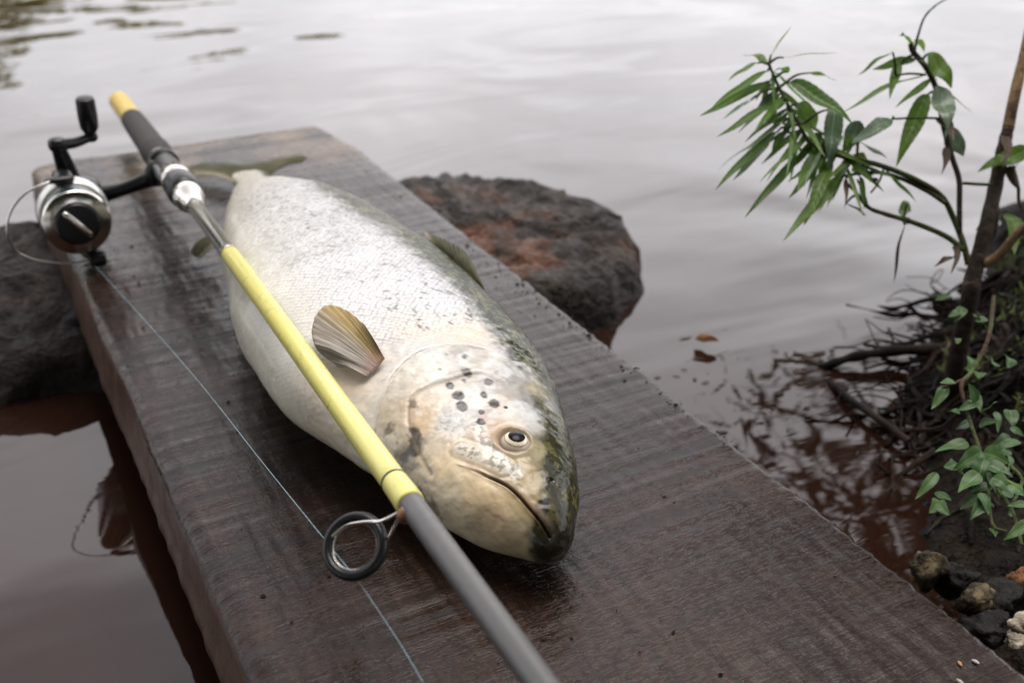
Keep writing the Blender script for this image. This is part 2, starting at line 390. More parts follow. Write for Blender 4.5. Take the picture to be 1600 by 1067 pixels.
def dens(L, n=6): return ar([tuple(p) for p in bez(L, n)])
OPER = dens([(.2385, .4602, .0673), (.2292, .4709, .0724), (.212, .4774, .0754), (.1943, .4782, .0747), (.1796, .4717, .0699), (.1688, .4635, .0626), (.1619, .4561, .0541), (.1592, .4487, .0452), (.1616, .4372, .0375), (.1667, .42, .036)])
PREO = dens([(.2255, .4454, .0658), (.2184, .452, .0684), (.2038, .4536, .0689), (.189, .4544, .067), (.1797, .4528, .0638), (.1748, .4446, .0587), (.1729, .4364, .0545), (.1726, .4241, .05), (.1731, .4126, .0459)])
MOUTH = dens([(.1852, .4019, .0524), (.1912, .3921, .0521), (.197, .3839, .0506), (.2003, .3773, .0475), (.2028, .3707, .0433), (.2053, .3636, .0389), (.2068, .358, .0337)])
MAXI = dens([(.1882, .4118, .0564), (.1916, .406, .0563), (.1954, .4003, .056), (.2001, .3921, .0548)])
WHITE = dens([(.2017, .4216, .0614), (.1981, .406, .0579), (.1999, .397, .0561), (.2041, .3863, .0535)])
EYE = ar((.2124, .4044, .0588)); NOSTRIL = ar((.2186, .3781, .0489))
def inside(P, poly):
    x, y = P[:, 0], P[:, 1]; r = np.zeros(len(P), bool); q = np.roll(poly, 1, 0)
    for (x1, y1), (x2, y2) in zip(poly, q):
        c_ = (y1 > y) != (y2 > y); r ^= c_ & (x < (x2 - x1) * (y - y1) / (y2 - y1 + 1e-12) + x1)
    return r
ins = inside(Hp, np.vstack([OPER[:, :2], [(.12, .38), (.12, .30), (.30, .30), (.30, .455)]]))
d_op = poly_d(Hp, OPER); sd_op = np.where(ins, d_op, -d_op)
d_pre = poly_d(Hp, PREO); d_mo = poly_d(Hp, MOUTH); d_ma = poly_d(Hp, MAXI); d_wh = poly_d(Hp, WHITE)
d_eye = np.linalg.norm(Hp - EYE, axis=1); d_no = np.linalg.norm(Hp - NOSTRIL, axis=1)
below = inside(Hp, np.vstack([MOUTH[:, :2], [(.19, .352), (.14, .36), (.14, .42), (.178, .413)]]))   # lower-jaw side of the mouth
tap = lambda x, w: np.exp(-(x / w) ** 2)
edge_fade = sstep(.0, .02, d_op * 0 + .02)
h = .0022 * sstep(-.0005, .0007, sd_op) * tap(np.minimum(sd_op, .0), .01) - .0010 * tap(sd_op + .0012, .0012)
h = np.where(sd_op > .012, .0022 * np.exp(-((sd_op - .012) / .02) ** 2), h)
h += -.00045 * tap(d_pre, .0012) + .0003 * tap(d_pre - .003, .002)
mfade = sstep(.402, .386, Hp[:, 1]); h += -.0022 * mfade * tap(d_mo, .0006) + np.where(below, -.0003, .00015) * tap(d_mo - .0022, .0018)
h += .0006 * tap(d_ma, .0042) - .0004 * tap(d_ma - .0062, .0012)
h += .0011 * tap(d_eye - .0098, .0022) - .0030 * sstep(.0085, .0060, d_eye)
h += -.0010 * tap(d_no, .0012) + .0002 * tap(d_no - .0026, .0009)
h += .0003 * fbm(Hp * 160, 3) + .00055 * fbm(Hp * 55 + 9, 2) * sstep(0, .01, sd_op)
# branchiostegal folds under the jaw
fold = sstep(.0, .006, .178 - Hp[:, 0]) * sstep(-.005, .01, sd_op)
h += .00004 * fold * np.sin((Hp[:, 1] * .55 + Hp[:, 0] * 1.3 + Hp[:, 2] * .9) * 900)
V[hd] = Hp + NV[hd] * (h * upm)[:, None]
V[:, 2] = np.maximum(V[:, 2], .0011)
# soft unevenness of the belly
nb = fbm(V * 26 + 40, 3)
V += NV * (nb * .0011 * sstep(.48, .56, SV))[:, None]

# --- skin colours, with the crown's grey sky reflection painted in
Hp0 = G.reshape(-1, 3)[hd]
_pts = [((.2109,.3585,.030),(.022,.018,.012)), ]
def px3(x, y, z): return tuple(onz(x, y, z))
anch = [(895,840,.030,.018,.015,.010),(880,800,.042,.045,.038,.016),(870,770,.047,.085,.070,.024),(845,770,.047,.24,.18,.06),(820,750,.051,.30,.23,.10),(795,735,.054,.36,.30,.18),(850,730,.050,.13,.11,.045),
 (885,760,.045,.025,.024,.012),(880,700,.050,.040,.042,.020),(860,690,.053,.10,.09,.035),(840,710,.0535,.24,.21,.11),(840,660,.057,.27,.26,.23),(830,640,.059,.27,.27,.25),(855,640,.056,.11,.10,.035),
 (870,640,.052,.05,.05,.024),(815,590,.064,.27,.27,.26),(845,610,.059,.38,.33,.20),(858,600,.054,.12,.11,.04),(820,560,.063,.46,.43,.33),(790,600,.065,.31,.30,.28),(760,570,.070,.45,.42,.37),(770,640,.063,.52,.40,.31),
 (790,655,.062,.45,.34,.22),(765,672,.060,.40,.27,.16),(745,640,.063,.52,.50,.46),(700,570,.073,.52,.48,.42),(680,590,.071,.52,.48,.42),(660,580,.072,.52,.48,.38),(630,610,.067,.50,.45,.37),(650,640,.062,.52,.41,.28),
 (660,660,.060,.52,.39,.24),(710,660,.061,.34,.34,.32),(690,690,.057,.48,.41,.30),(720,700,.0565,.52,.43,.28),(620,660,.056,.46,.39,.28),(605,690,.050,.50,.44,.33),(630,720,.046,.36,.31,.22),(660,730,.047,.52,.44,.30),
 (700,730,.050,.56,.45,.28),(700,770,.044,.54,.46,.30),(740,780,.044,.58,.46,.27),(770,800,.042,.56,.42,.24),(790,830,.035,.56,.45,.26),(820,860,.028,.45,.37,.21),(838,868,.025,.18,.15,.085),(850,850,.031,.085,.07,.04),
 (862,868,.025,.03,.026,.015),(720,825,.030,.46,.40,.27),(680,800,.030,.40,.35,.25)]
AP = ar([px3(*q[:3]) for q in anch]); AC = ar([q[3:] for q in anch])
acc = np.zeros((len(hd), 3)); ws = np.zeros(len(hd))
warp = np.stack([fbm(Hp0 * 120 + s_, 3) for s_ in (1, 20, 40)], 1) * .0022
for p, c_ in zip(AP, AC):
    w = 1 / (((Hp0 + warp - p) ** 2).sum(1) + 4e-6) ** 2.2; acc += w[:, None] * c_; ws += w
headc = acc / ws[:, None]; headc = headc * .86 + headc.mean(1, keepdims=True) * .14
# body by place on the flank
phi0 = np.interp(SV, [.40, .47, .54, .60, .63, .667, .72, .95], [.98, .98, .96, 1.10, 1.20, 1.26, 1.2, 1.1])
Vn = G.reshape(-1, 3)
w1 = fbm(Vn * 60, 3) * .06; w2 = fbm(Vn * 330, 2) * .07
dr = 1 - sstep(-.12, .20, PV - phi0 - .05 + w1 + w2)
fl = np.stack([np.interp(PV, [.5, 1.2, 1.9, 2.6, 3.2, 4], q) for q in ([.40, .47, .54, .58, .58, .54], [.41, .475, .535, .565, .56, .52], [.42, .485, .525, .50, .46, .42])], 1)
fl *= (1 + .06 * fbm(Vn * 35 + 3, 3))[:, None]
gill = np.exp(-((SV - .487) / .022) ** 2) * sstep(.9, 1.3, PV) * (.5 + .5 * fbm(Vn * 50, 2))
fl = fl + gill[:, None] * (ar([.62, .49, .36]) - fl) * .8
yb = sstep(.70, .86, SV) * (.45 + .4 * fbm(Vn * 40 + 11, 2)); fl = fl + np.clip(yb, 0, 1)[:, None] * (ar([.56, .52, .38]) - fl)
back = np.where((fbm(Vn * 420, 2) > -.25)[:, None], ar([.016, .018, .006]), ar([.11, .11, .055]))
back = back * (1 - .6 * sstep(.55, .25, PV))[:, None]
bodyc = fl + dr[:, None] * (back - fl)
# scattered dark dashes on the flank
for q in range(95):
    s_ = .495 + .16 * rng.random() ** 1.5; p_ = np.interp(s_, [.49, .66], [.9, 1.15]) + rng.random() ** 1.3 * .75
    Q = fish_at(ar([s_]), ar([p_]))[0]; L_ = .0012 + .0022 * rng.random(); an = .5 + .5 * rng.standard_normal()
    d = Vn - Q; k_ = np.where(np.abs(d).max(1) < .006)[0]
    u_ = d[k_, 1] * math.cos(an) - d[k_, 0] * math.sin(an); v_ = d[k_, 1] * math.sin(an) + d[k_, 0] * math.cos(an)
    ww = sstep(1.25, .6, np.sqrt((u_ / L_) ** 2 + (v_ / .0009) ** 2) + .25 * fbm(Vn[k_] * 900, 2)) * (.35 + .55 * rng.random())
    bodyc[k_] += ww[:, None] * (ar([.05, .05, .045]) - bodyc[k_])
COL = bodyc.copy()
hw = sstep(-.002, .0012, sd_op)
# speckle of the cheek and silver strip
silver = np.clip(sstep(.0048, .0022, d_wh) * .8 + sstep(.016, .006, np.linalg.norm(Hp0 - ar((.1917, .4282, .0608)), axis=1)) * .5, 0, 1)
spk = fbm(Hp0 * 520, 2)
headc = headc + silver[:, None] * (np.where((spk > .15)[:, None], ar([.30, .30, .29]), ar([.66, .66, .63])) - headc) * .75
crown = 1 - sstep(-.10, .16, PV[hd] - np.interp(SV[hd], [.356, .363, .372, .385, .40, .42, .445, .47], [4., 2.6, 1.55, 1.25, 1.08, .94, .88, .86]) + .10 * fbm(Hp0 * 90 + 3, 3) + .10 * fbm(Hp0 * 330, 2))
chk = sstep(-.35, .25, fbm(Hp0 * 75 + 31, 4)) * sstep(.40, .43, SV[hd]) * sstep(2.2, 1.6, PV[hd])
headc += (chk * .8)[:, None] * (ar([.52, .53, .52]) - headc)
chk = sstep(.1, .45, fbm(Hp0 * 110 + 61, 4)) * sstep(.41, .43, SV[hd]) * sstep(1.9, 1.5, PV[hd])
headc += (chk * .5)[:, None] * (ar([.20, .20, .20]) - headc)
crc = np.where((fbm(Hp0 * 300 + 8, 3) > .42)[:, None], ar([.075, .066, .022]), ar([.022, .022, .010]))
crown = crown * (1 - .85 * np.exp(-(((Hp0 - ar((.246, .440, .060))) / ar([.006, .016, .02])) ** 2).sum(1)))
headc += crown[:, None] * (crc - headc)
headc *= (1 + .13 * fbm(Hp0 * 300, 3))[:, None]
mx = sstep(.0046, .0026, d_ma); headc += mx[:, None] * (np.where((spk > .2)[:, None], ar([.24, .23, .18]), ar([.50, .48, .42])) - headc) * .85
spots = [(.2156,.4659,.0724,.0023),(.2072,.4709,.0738,.0017),(.2118,.4561,.0697,.0028),(.1996,.4626,.0711,.0015),(.2081,.4512,.0683,.0016),(.2001,.4512,.0679,.0021),(.2012,.4438,.066,.0024),(.2193,.4462,.0667,.0023),(.1904,.452,.0666,.0009),(.2131,.4389,.0652,.0017),(.2154,.4315,.0636,.0023),(.1997,.4364,.064,.0025),(.2068,.4282,.063,.0014),(.2035,.4224,.0617,.0019),(.2199,.4274,.0624,.0009),(.1866,.4692,.071,.0007),(.21,.4864,.0773,.0014),(.2235,.4558,.069,.0012),(.228,.4505,.0665,.001)]
for i, (x, y, z, r_) in enumerate(spots):
    r_ *= 1.35
    tgt = COL if i == 16 else None
    d = (Hp0 - ar([x, y, z])) * ar([1, .85, 1]); dd = np.linalg.norm(d, axis=1) * (1 + .18 * fbm(Hp0 * 420 + i, 2))
    ww = sstep(r_ * 1.12, r_ * .72, dd) * (.95 if i % 4 else .8)
    headc += ww[:, None] * (ar([.022, .022, .024]) - headc)
for x, y, z, r_, k_ in [(.1728,.438,.055,.007,.95),(.1667,.4307,.0456,.008,.9),(.1681,.4151,.0356,.007,.8),(.1708,.406,.0304,.007,.7),(.172,.4298,.0515,.008,.95),(.1655,.446,.052,.005,.7),(.179,.449,.063,.004,.6)]:
    dd = np.linalg.norm((Hp0 - ar([x, y, z])) * ar([1.25, .8, 1]), axis=1) + .004 * fbm(Hp0 * 190 + 5, 3)
    headc += (sstep(r_, r_ * .25, dd) * k_)[:, None] * (ar([.05, .045, .035]) - headc)
headc += (tap(d_mo, .0010) * (.25 + .65 * mfade))[:, None] * (ar([.10, .035, .03]) - headc)
headc += (tap(d_mo - .0030, .0014) * .3 * ~below)[:, None] * (ar([.50, .38, .33]) - headc)
headc += (tap(d_pre, .0009) * .5)[:, None] * (ar([.20, .14, .09]) - headc)
tipd = sstep(.3695, .3585, SV[hd] + .003 * fbm(Hp0 * 150 + 2, 3)) * sstep(-.1, .35, fbm(Hp0 * 20, 1) + .6)
headc += (tipd * .93)[:, None] * (ar([.016, .014, .009]) - headc)
headc += (sstep(.0026, .0008, d_no + .0008 * fbm(Hp0 * 400, 2)) * .8)[:, None] * (ar([.008, .007, .006]) - headc)
headc += (tap(d_eye - .0085, .0018) * .55)[:, None] * (ar([.20, .15, .09]) - headc)
COL[hd] = COL[hd] + hw[:, None] * (headc - COL[hd])
COL[hd] += (tap(sd_op + .0006, .0008) * (.35 + .45 * sstep(.47, .44, SV[hd])))[:, None] * (ar([.14, .08, .05]) - COL[hd])
dv_ = np.zeros(len(V)); dv_[hd] = hw
scaly = ((1 - dv_) * sstep(.488, .50, SV) * .85 + .15 * (1 - dv_)) * (1 - .75 * sstep(1.9, 2.6, PV))
nu, nv = len(S), len(PH)
idx = np.arange(nu * nv).reshape(nu, nv)
q = np.stack([idx[:-1], np.roll(idx, -1, 1)[:-1], np.roll(idx, -1, 1)[1:], idx[1:]], -1).reshape(-1, 4)
me = bpy.data.meshes.new('body'); me.vertices.add(len(V)); me.vertices.foreach_set('co', V.ravel())
nq = len(q); allf = list(q.ravel()) 
me.loops.add(nq * 4); me.loops.foreach_set('vertex_index', q.ravel().astype(np.int32))
me.polygons.add(nq); me.polygons.foreach_set('loop_start', np.arange(nq, dtype=np.int32) * 4); me.polygons.foreach_set('loop_total', np.full(nq, 4, np.int32))
me.update(calc_edges=True); me.validate()
bm_cap = True
at = me.color_attributes.new('skin', 'FLOAT_COLOR', 'POINT'); at.data.foreach_set('color', np.c_[np.clip(COL, .004, .9), np.ones(len(V))].astype(np.float32).ravel())
at = me.attributes.new('scaly', 'FLOAT', 'POINT'); at.data.foreach_set('value', scaly.astype(np.float32))
arc = np.concatenate([np.zeros((nu, 1)), np.cumsum(np.linalg.norm(np.diff(G, axis=1), axis=-1), 1)], 1); arc -= arc[:, 200:201]
at = me.attributes.new('flank', 'FLOAT_VECTOR', 'POINT'); at.data.foreach_set('vector', np.stack([S[:, None] + 0 * arc, arc, 0 * arc], -1).astype(np.float32).ravel())
import bmesh
bm = bmesh.new(); bm.from_mesh(me); bmesh.ops.holes_fill(bm, edges=[e_ for e_ in bm.edges if e_.is_boundary], sides=0); bmesh.ops.recalc_face_normals(bm, faces=bm.faces); bm.to_mesh(me); bm.free()

m = M('fish_skin', rough=.3)
sk = m.attr('skin').outputs['Color']; sca = m.attr('scaly').outputs['Fac']
fc = m.n('ShaderNodeMapping', {'Vector': m.attr('flank').outputs['Vector'], 'Scale': (1 / .0025, 1 / .0025, 1), 'Rotation': (0, 0, math.radians(45))}).outputs[0]
vo = m.n('ShaderNodeTexVoronoi', {'Vector': fc, 'Scale': 1.0, 'Randomness': .5}, voronoi_dimensions='2D')
cell = m.n('ShaderNodeSeparateColor', {0: vo.outputs['Color']}).outputs[0]
co = m.coord('Object')
mot = m.noise(co, 240, 4, .6)
c1 = m.mix(m.math('MULTIPLY', sca, m.rng(vo.outputs['Distance'], .36, .66, 0, .6)), sk, m.mix(1.0, sk, (.42, .42, .40), 'MULTIPLY'), 'MIX')
c1 = m.mix(m.math('MULTIPLY', sca, 1.0), c1, m.mix(1.0, c1, m.n('ShaderNodeCombineColor', {0: m.rng(cell, 0, 1, .90, 1.08), 1: m.rng(cell, 0, 1, .90, 1.08), 2: m.rng(cell, 0, 1, .90, 1.09)}).outputs[0], 'MULTIPLY'))
c1 = m.mix(.35, c1, m.mix(1.0, c1, m.ramp(mot, [(.3, (.75, .75, .75)), (.7, (1.15, 1.13, 1.1))]), 'MULTIPLY'))
m.set('col', c1)
m.set('rough', m.math('ADD', m.math('ADD', m.rng(mot, .3, .7, .11, .24), m.math('MULTIPLY', sca, .09)), m.math('MULTIPLY', m.math('MULTIPLY', sca, cell), .12)))
m.set('coat', .04); m.set('coatr', .08); m.set('spec', .25); m.set('sss', .06); m.b.inputs['Subsurface Radius'].default_value = (.004, .002, .0015); m.b.inputs['Subsurface Scale'].default_value = .5
m.set('metal', m.math('MULTIPLY', sca, .18))
loc_ = m.n('ShaderNodeVectorMath', {0: fc, 1: vo.outputs['Position']}, operation='SUBTRACT').outputs[0]
tl = m.n('ShaderNodeVectorMath', {0: loc_, 1: (.707, .707, 0)}, operation='DOT_PRODUCT').outputs['Value']
hh = m.math('MULTIPLY', sca, m.math('ADD', m.math('MULTIPLY', tl, -1.1), m.math('MULTIPLY', cell, .4)))
m.bump(m.math('ADD', hh, m.math('MULTIPLY', mot, .15)), .00055)
SKIN = m.m
FISH = empty('fish', (.205, .62, 0), 'large silver trout lying on its side on the wet plank', 'fish')
body = link('body', me, SKIN, FISH)

# eye: ball with a dark pupil set into it
m = M('eye_ball', rough=.2, coat=.2, coatr=.05)
co = m.coord('Object'); mp = m.n('ShaderNodeVectorMath', {0: co, 1: (0, 0, 0)}, operation='SUBTRACT')
eye_n = Vector((.10, -.16, 1)).normalized()
dt = m.n('ShaderNodeVectorMath', {0: m.n('ShaderNodeVectorMath', {0: co}, operation='NORMALIZE').outputs[0], 1: tuple(eye_n)}, operation='DOT_PRODUCT').outputs['Value']
ring = m.ramp(m.math('ADD', dt, m.rng(m.noise(co, 500, 3), .3, .7, -.02, .02)), [(.25, (.22, .19, .16)), (.45, (.40, .35, .29)), (.60, (.46, .40, .33)), (.68, (.20, .15, .10)), (.72, (.60, .52, .38)), (.84, (.64, .57, .43)), (.90, (.42, .34, .22))])
m.set('col', ring)
mb = MB(); mb.lathe((0, 0, 0), eye_n, [(-.0079 * math.cos(math.pi * j / 30), .0079 * math.sin(math.pi * j / 30)) for j in range(31)], 48)
ey = mb.build('eye', m.m, FISH); ey.location = Vector(EYE) - Vector((.205, .62, 0)) + Vector((.0003, -.0002, -.0042))
PUP = M('pupil', col=(.003, .003, .004), rough=.15, spec=.12).m
mb = MB(); a1 = eye_n.orthogonal(); 
pr = [(.0079 * math.cos(a) + .0002, .0079 * math.sin(a)) for a in np.linspace(.56, .0, 12)]
mb.lathe((0, 0, 0), eye_n, pr, 40)
pu = mb.build('pupil', PUP, ey); pu.location = (0, 0, 0); 

# fins: ray-ribbed membranes
def fin_mat(name, stops, rough=.3, red=.55):
    m = M(name, rough=rough, spec=.14)
    uv = m.attr('fin').outputs['Vector']; s = m.n('ShaderNodeSeparateXYZ', {0: uv})
    c = m.ramp(s.outputs[0], stops)
    rib = m.n('ShaderNodeTexNoise', {'Vector': m.n('ShaderNodeMapping', {'Vector': uv, 'Scale': (38, 2.0, 1)}).outputs[0], 'Scale': 1.0, 'Detail': 3}).outputs[0]
    c = m.mix(.75, c, m.mix(1.0, c, m.ramp(rib, [(.36, (.62, .60, .57)), (.62, (1.15, 1.14, 1.13))]), 'MULTIPLY'))
    c = m.mix(m.rng(s.outputs[1], .25, .0, 0, red), c, (.45, .27, .23))
    m.set('col', c); m.bump(rib, .0008); m.set('trans', .0)
    return m
def fin(name, base, tips, mat, parent, ctrl=None, thick=.0009, nr=60, nl=24, bow=.0):
    """membrane spanned by rays from the base curve to the tip curve"""
    B = ar([tuple(p) for p in bez(base, 12)]); Tp = ar([tuple(p) for p in bez(tips, 12)])
    rs = lambda L, n_: np.stack([np.interp(np.linspace(0, 1, n_), np.linspace(0, 1, len(L)), L[:, i]) for i in range(3)], 1)
    B = rs(B, nr); Tp = rs(Tp, nr); r = np.linspace(0, 1, nl)[None, :, None]
    P = B[:, None] * (1 - r) + Tp[:, None] * r
    nm = np.cross((Tp - B).mean(0), B[-1] - B[0]) ; nm /= np.linalg.norm(nm); 
    if nm[2] < 0: nm = -nm
    P = P + nm * (bow * np.sin(np.pi * r) + .0004 * np.sin(np.arange(nr) * 1.7)[:, None, None] * r)
    P += nm * .0008 * (fbm(P * 90, 2))[..., None]
    Q = P - nm * thick; V = np.concatenate([P.reshape(-1, 3), Q.reshape(-1, 3)]); n0 = nr * nl
    g_ = lambda i, j: i * nl + j
    f = [(g_(i, j), g_(i + 1, j), g_(i + 1, j + 1), g_(i, j + 1)) for i in range(nr - 1) for j in range(nl - 1)]
    f += [tuple(n0 + k for k in reversed(q_)) for q_ in f]
    per = [g_(i, 0) for i in range(nr)] + [g_(nr - 1, j) for j in range(1, nl)] + [g_(i, nl - 1) for i in range(nr - 2, -1, -1)] + [g_(0, j) for j in range(nl - 2, 0, -1)]
    f += [(per[k], per[k - 1], n0 + per[k - 1], n0 + per[k]) for k in range(len(per))]
    me = mesh(name, V, f); uv = np.stack([np.repeat(np.linspace(0, 1, nr), nl), np.tile(np.linspace(0, 1, nl), nr), np.zeros(n0)], 1)
    at = me.attributes.new('fin', 'FLOAT_VECTOR', 'POINT'); at.data.foreach_set('vector', np.concatenate([uv, uv]).astype(np.float32).ravel())
    return link(name, me, mat, parent)
PECM = fin_mat('pectoral_membrane', [(0, (.08, .07, .05)), (.06, (.27, .20, .08)), (.30, (.30, .225, .095)), (.46, (.27, .24, .20)), (.8, (.28, .26, .24)), (1, (.36, .33, .28))]).m
FINM = fin_mat('fin_membrane', [(0, (.30, .28, .20)), (.15, (.06, .06, .028)), (.5, (.045, .046, .02)), (1, (.07, .065, .03))], .55, .0).m
l = lambda x, y, z, dz: tuple(onz(x, y, z + dz))
fin('pectoral_fin', [l(601, 560, .0735, .002), l(590, 573, .0705, .002), l(572, 588, .068, .0015)],
    [l(570, 508, .081, .006), l(545, 487, .082, .007), l(514, 477, .0815, .008), l(494, 492, .079, .008), l(487, 515, .0755, .007), l(491, 538, .073, .006), l(502, 553, .070, .004), l(528, 572, .068, .003)], PECM, FISH, bow=.0035)
def fs(s, p, out=0):
    P_ = fish_at(ar([s]), ar([p]))[0]; e = 1e-3
    a_ = fish_at(ar([s + e]), ar([p]))[0] - P_; b_ = fish_at(ar([s]), ar([p + e]))[0] - P_; n_ = np.cross(a_, b_); n_ /= np.linalg.norm(n_)
    if n_ @ (P_ - ar([FC[6], s, .04])) < 0: n_ = -n_
    return P_ + n_ * out
fin('dorsal_fin', [fs(.620, .46, -.001), fs(.585, .44, -.001), fs(.548, .42, -.001)], [fs(.640, .48, .004), fs(.622, .46, .007), fs(.598, .42, .0095), fs(.565, .42, .003)], FINM, FISH, bow=.002)
fin('anal_fin', [(.160, .80, .022), (.163, .815, .022), (.166, .83, .020)], [(.152, .806, .012), (.149, .818, .010), (.151, .829, .010), (.158, .838, .012)], FINM, FISH)
fin('tail_fin', [(.221, .962, .011), (.229, .966, .014), (.2371, .968, .015), (.246, .966, .015), (.254, .962, .013)],
    [(.196, 1.000, .010), (.193, 1.022, .010), (.203, 1.026, .012), (.222, 1.010, .015), (.240, .994, .015), (.262, .992, .016), (.284, .990, .018), (.295, .982, .018), (.288, .974, .016)], FINM, FISH, bow=.003, nr=110)

# ================================================================== ROD
def rodpt(t): return RP0 + (RP1 - RP0) * t
RP0 = onz(196, 172, .036); RP1 = onz(640, 785, .1)
RL = (RP1 - RP0).length; RD = (RP1 - RP0).normalized()
def rod_at_y(py):
    lo, hi = -.3, 1.5
    for _ in range(40):
        mid_ = (lo + hi) / 2; P_ = rodpt(mid_); q_ = _cm.transposed() @ (P_ - Vector((0, 0, H))); yy = 533.5 + FPX * q_.y / q_.z
        if yy < py: lo = mid_
        else: hi = mid_
    return lo * RL
ROD = empty('fishing_rod', tuple(rodpt(0)), 'yellow and grey fishing rod laid across the fish and plank', 'fishing rod')
def scuffed(name, colr, rough, dirt=(.05, .04, .03), amt=.5, scale=160, coat=.2, metal=0., lo=.58, hi=.72):
    m = M(name, rough=rough, coat=coat, metal=metal); co = m.coord('Object')
    n_ = m.noise(co, scale, 5, .65); n2 = m.noise(m.coord('Object', (1, .25, 1)), scale * 3, 3, .6)
    c = m.mix(m.math('MULTIPLY', m.rng(n_, lo, hi), amt), colr, dirt)
    c = m.mix(m.math('MULTIPLY', m.rng(n2, .62, .72), amt * .7), c, dirt)
    m.set('col', c); m.set('rough', m.rng(n_, .3, .7, rough * .8, rough * 1.3)); return m
YEL = scuffed('yellow_lacquer', (.54, .50, .12), .32, (.20, .19, .06), .45, 120, .3).m
YCAP = scuffed('yellow_rubber', (.50, .36, .06), .5, amt=.3).m
FOAM = M('black_foam', col=(.018, .015, .014), rough=.85); FOAM.bump(FOAM.noise(FOAM.coord('Object'), 700, 2), .0006); FOAM = FOAM.m
BLK = M('black_plastic', col=(.010, .010, .011), rough=.28, spec=.3); BLK.bump(BLK.noise(BLK.coord('Object'), 900, 2), .00012); BLK = BLK.m
CHR = scuffed('worn_chrome', (.62, .60, .56), .16, (.25, .20, .15), .5, 200, .0, 1.0).m
SIL = scuffed('silver_paint', (.55, .55, .54), .30, (.2, .18, .15), .35, 200, .2, .55).m
GREY = scuffed('grey_carbon', (.048, .047, .046), .42, (.07, .065, .06), .3, 260, .25).m
STEEL = M('steel_wire', col=(.62, .60, .57), rough=.2, metal=1.0).m
def rodpart(name, prof, mat, parent=ROD, n=36):
    mb = MB(); mb.lathe(RP0, RD, prof, n); return mb.build(name, mat, parent, edge=35)
t_cap, t_grip, t_seat, t_sil, t_yel, t_wrap, t_grey = [rod_at_y(y) for y in (158, 188, 252, 312, 398, 752, 788)]
rodpart('butt_cap', [(t_cap - .001, .006), (t_cap, .0092), (t_cap + .003, .0102), (t_grip, .0102)], YCAP)
rodpart('grip', [(t_grip, .0108), (t_grip + .03, .0112), (t_seat - .045, .0118), (t_seat - .043, .0125), (t_seat - .03, .0128), (t_seat - .006, .0108), (t_seat - .002, .0100)], FOAM)
sl = t_sil - t_seat
rs_ = rodpart('reel_seat', [(t_seat - .002, .0098), (t_seat + .002, .0118), (t_seat + .012, .0122), (t_seat + .014, .0100), (t_seat + sl * .55, .0094), (t_seat + sl * .80, .0092), (t_sil, .0088)], BLK)
rodpart('seat_ring', [(t_seat - .006, .0103), (t_seat - .005, .0107), (t_seat - .001, .0107), (t_seat, .0100)], CHR, rs_)
rodpart('lock_nut', [(t_seat + sl * .42, .0105), (t_seat + sl * .44, .0122), (t_seat + sl * .60, .0122), (t_seat + sl * .62, .0105)], CHR, rs_)
mbk = MB(); 
mbk.lathe(RP0, RD, [(t_seat + sl * .63, .0108), (t_seat + sl * .64, .0126), (t_seat + sl * .84, .0126), (t_seat + sl * .86, .0108)], 36)
mbk.build('hood', BLK, rs_)
rodpart('ferrule', [(t_sil - sl * .13, .0105), (t_sil - sl * .10, .0112), (t_sil - .002, .0108), (t_sil + .002, .0085), (t_sil + .016, .0072), (t_sil + .02, .006)], CHR)
rodpart('lower_blank', [(t_sil, .0056), (t_yel - .012, .0054), (t_yel - .011, .0059), (t_yel, .0059)], CHR)
rodpart('yellow_blank', [(t_yel, .0050), (t_yel + .0015, .0057), (t_wrap, .0054)], YEL)
rodpart('wrap_band', [(t_wrap - .0006, .0052), (t_wrap, .0057), (t_wrap + .0010, .0057), (t_wrap + .0016, .0052)], BLK)
rodpart('yellow_sleeve', [(t_wrap + .0012, .0055), (t_grey - .002, .0058), (t_grey - .0005, .0057), (t_grey, .0052)], YEL)
rodpart('grey_blank', [(t_grey - .001, .0040), (t_grey + .0005, .0051), (t_grey + .25, .0046), (t_grey + .62, .0036)], GREY)
# line guide hanging from the grey blank
gf = deep(632, 798, (rodpt((t_grey + .003) / RL) - Vector((0, 0, H))).length * .985)
gf = rodpt((t_grey + .004) / RL) + Vector((-.0048, 0, -.001))
gd = 1.0
def near_rod(x, y, off): 
    """a point seen at x, y and lying `off` metres nearer or farther than the blank there"""
    base = (_cm.transposed() @ (gf - Vector((0, 0, H)))).z * -1
    return deep(x, y, base + off)
gc = near_rod(555, 853, .016); view = (gc - Vector((0, 0, H))).normalized()
up_ = (near_rod(590, 812, .016) - gc).normalized()
gax = (view * -1.0 + _cm @ Vector((-.42, .20, 0))).normalized()
GUIDE = MB().torus(gc, gax, .0116, .0022, 56, 12, 1.2).build('line_guide', BLK, ROD)
MB().torus(gc, gax, .0094, .0005, 56, 8, 2.0).build('guide_liner', CHR, GUIDE)
w_ = MB()
w_.tube(bez([near_rod(519, 838, .014), near_rod(540, 822, .013), near_rod(566, 816, .011), near_rod(592, 814, .008), near_rod(612, 806, .004), near_rod(634, 793, -.001)]), .0007, 8)
w_.tube(bez([near_rod(594, 856, .016), near_rod(608, 836, .011), near_rod(625, 806, .002), near_rod(636, 790, -.001)]), .0007, 8)
w_.build('guide_frame', STEEL, GUIDE)
RUST = scuffed('rusty_glue', (.14, .055, .018), .4, (.03, .015, .008), .6, 400).m
MB().hull(gf + Vector((.0008, -.0002, .0)), RD, RD.orthogonal(), RD.cross(RD.orthogonal()), .0030, .0024, .0024, 2.2, 18, 10).build('guide_foot', RUST, GUIDE)

